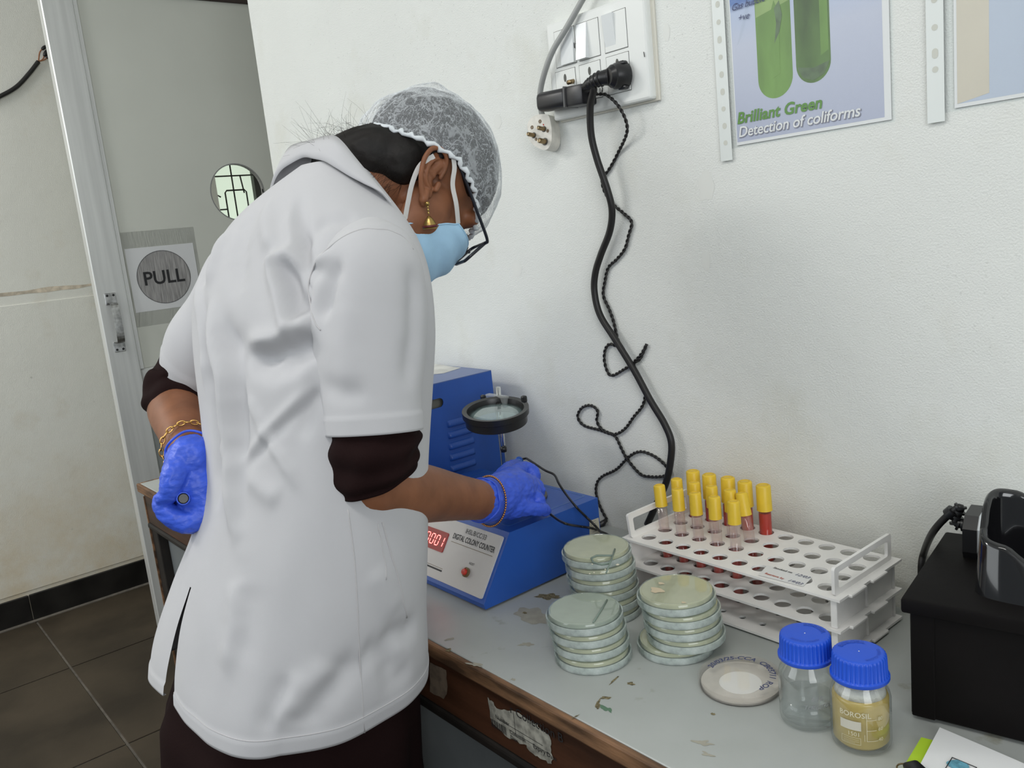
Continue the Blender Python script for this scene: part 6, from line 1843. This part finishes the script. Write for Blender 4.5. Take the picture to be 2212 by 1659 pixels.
# ---- face mask
m_mask = mat('blue_mask_fabric', (.40, .64, .85), .8, var=.05, vscale=50, bump=.2, bscale=600, bdist=.0005)
rows = []
for i in range(25):
    v = i / 24                                     # 0 top edge, 1 bottom edge
    row = []
    for j in range(41):
        u = -1 + 2 * j / 40
        ctr_y = np.interp(v, [0, .25, .55, .8, 1], [.114, .124, .122, .112, .098]); ctr_z = np.interp(v, [0, .25, .55, .8, 1], [-.004, -.028, -.060, -.088, -.104])
        side_y = np.interp(v, [0, .5, 1], [.068, .046, .022]); side_z = np.interp(v, [0, .5, 1], [-.008, -.038, -.068])
        w = abs(u) ** 1.9
        y = ctr_y * (1 - w) + side_y * w; z = ctr_z * (1 - w) + side_z * w
        x = .0675 * math.sin(u * math.pi / 2 * .98) * (1 + .02 * math.sin(v * 9))
        pleat = .0022 * math.sin(v * 2 * math.pi * 3.2) * min(1, (1 - abs(u)) * 3 + .25)
        row.append(hp(x * (1 + pleat * 4), y + pleat, z))
    rows.append(row)
mask = mk('face_mask', G().grid(np.array(rows)), m_mask, person, True)
mask['label'] = 'light blue pleated surgical mask'
R_ = np.array(rows)
mk('mask_edge', G().tube(R_[0], .0011, 6), m_mask, mask, True); mk('mask_edge', G().tube(R_[-1], .0011, 6), m_mask, mask, True)
mk('mask_edge', G().tube(R_[:, -1], .0011, 6), m_mask, mask, True); mk('mask_edge', G().tube(R_[:, 0], .0011, 6), m_mask, mask, True)
m_loop = mat('white_ear_loop', (.66, .65, .63), .8)
for s_ in (-1, 1):
    for pts in ([(.0665, .068, -.008), (.0755, .045, .002), (.0790, .022, .012), (.0830, .006, .026), (.084, -.008, .034)], [(.0665, .022, -.068), (.0740, .002, -.048), (.0800, -.014, -.030), (.0835, -.024, -.010), (.084, -.022, .012)]):
        c = crom([hp(x * s_, y, z) for x, y, z in pts], 6); T = np.gradient(c, axis=0); T /= np.linalg.norm(T, axis=1)[:, None]
        sd = np.cross(T, hR); sd /= np.linalg.norm(sd, axis=1)[:, None]
        mk('ear_loop', G().grid(np.stack([c - sd * .0032, c + hR * .0004 * s_, c + sd * .0032], 1)), m_loop, mask, True)

# ---- spectacles
m_frame = mat('dark_blue_spectacle_frame', (.010, .012, .020), .3)
sp_ = mk('spectacles', G().tube([hp(-.006 + .012 * t, .121 + .004 * math.sin(math.pi * t), .006) for t in np.linspace(0, 1, 8)], .0016, 6), m_frame, person, True)
m_lens = thin_glass('spectacle_lens', (.95, .96, .97), (.6, .65, .7), .04, .03, edge=.25)
for s_ in (-1, 1):
    ol = [(s_ * x, z) for x, z in rrect(.007, -.026, .062, .014, .010, 6)]
    pts = [hp(x, .121 - 2.6 * (abs(x) - .006) ** 2, z) for x, z in ol]
    mk('rim', G().tube(pts + [pts[0]], .0022, 6, cap=False), m_frame, sp_, True)
    mk('lens', G().add(pts, [tuple(range(len(pts)))]), m_lens, sp_, fixn=False)
    arm = crom([hp(.0625 * s_, .113, .009), hp(.070 * s_, .108, .012), hp(.0765 * s_, .07, .020), hp(.080 * s_, .02, .032), hp(.080 * s_, -.012, .036), hp(.077 * s_, -.045, .018)], 6)
    mk('temple_arm', G().tube(arm, .0023, 6), m_frame, sp_, True)

# ---- earring: stud drop and bell
m_old = mat('antique_gold', (.42, .29, .10), .35, 1.0)
m_red_e = mat('dark_red_beads', (.10, .012, .015), .35)
for s_ in (1, -1):
    e0 = HO + hR * (.0860 * s_) + hF * .018 - hU * .034
    er = mk('earring', G().lathe([(.0, .003), (.0028, .002), (.0032, 0), (.0026, -.002), (0, -.003)], e0, 12, Z3), m_old, person, True)
    er['label'] = 'antique gold bell earring'
    for k in range(3):
        mk('drop_bead', G().lathe([(0, .0022), (.0020 + .0003 * (k % 2), .0), (0, -.0022)], e0 - Z3 * (.0040 + .0038 * k), 10), m_old, er, True)
    z0 = e0 - Z3 * .0150
    mk('bell', G().lathe([(.0, .0), (.0022, -.0005), (.0034, -.003), (.0050, -.0042), (.0052, -.0055), (.0070, -.0075), (.0074, -.0092), (.0086, -.0115), (.0090, -.0135)], z0, 24), m_old, er, angle=60)
    mk('bead_row', G().lathe([(.0088, -.0118), (.0098, -.0128), (.0098, -.0142), (.0088, -.0150)], z0, 24), m_red_e, er, angle=60)
    mk('bell_rim', G().lathe([(.0086, -.0148), (.0094, -.0152), (.0090, -.0166), (.0080, -.0160)], z0, 24), m_old, er, angle=60)
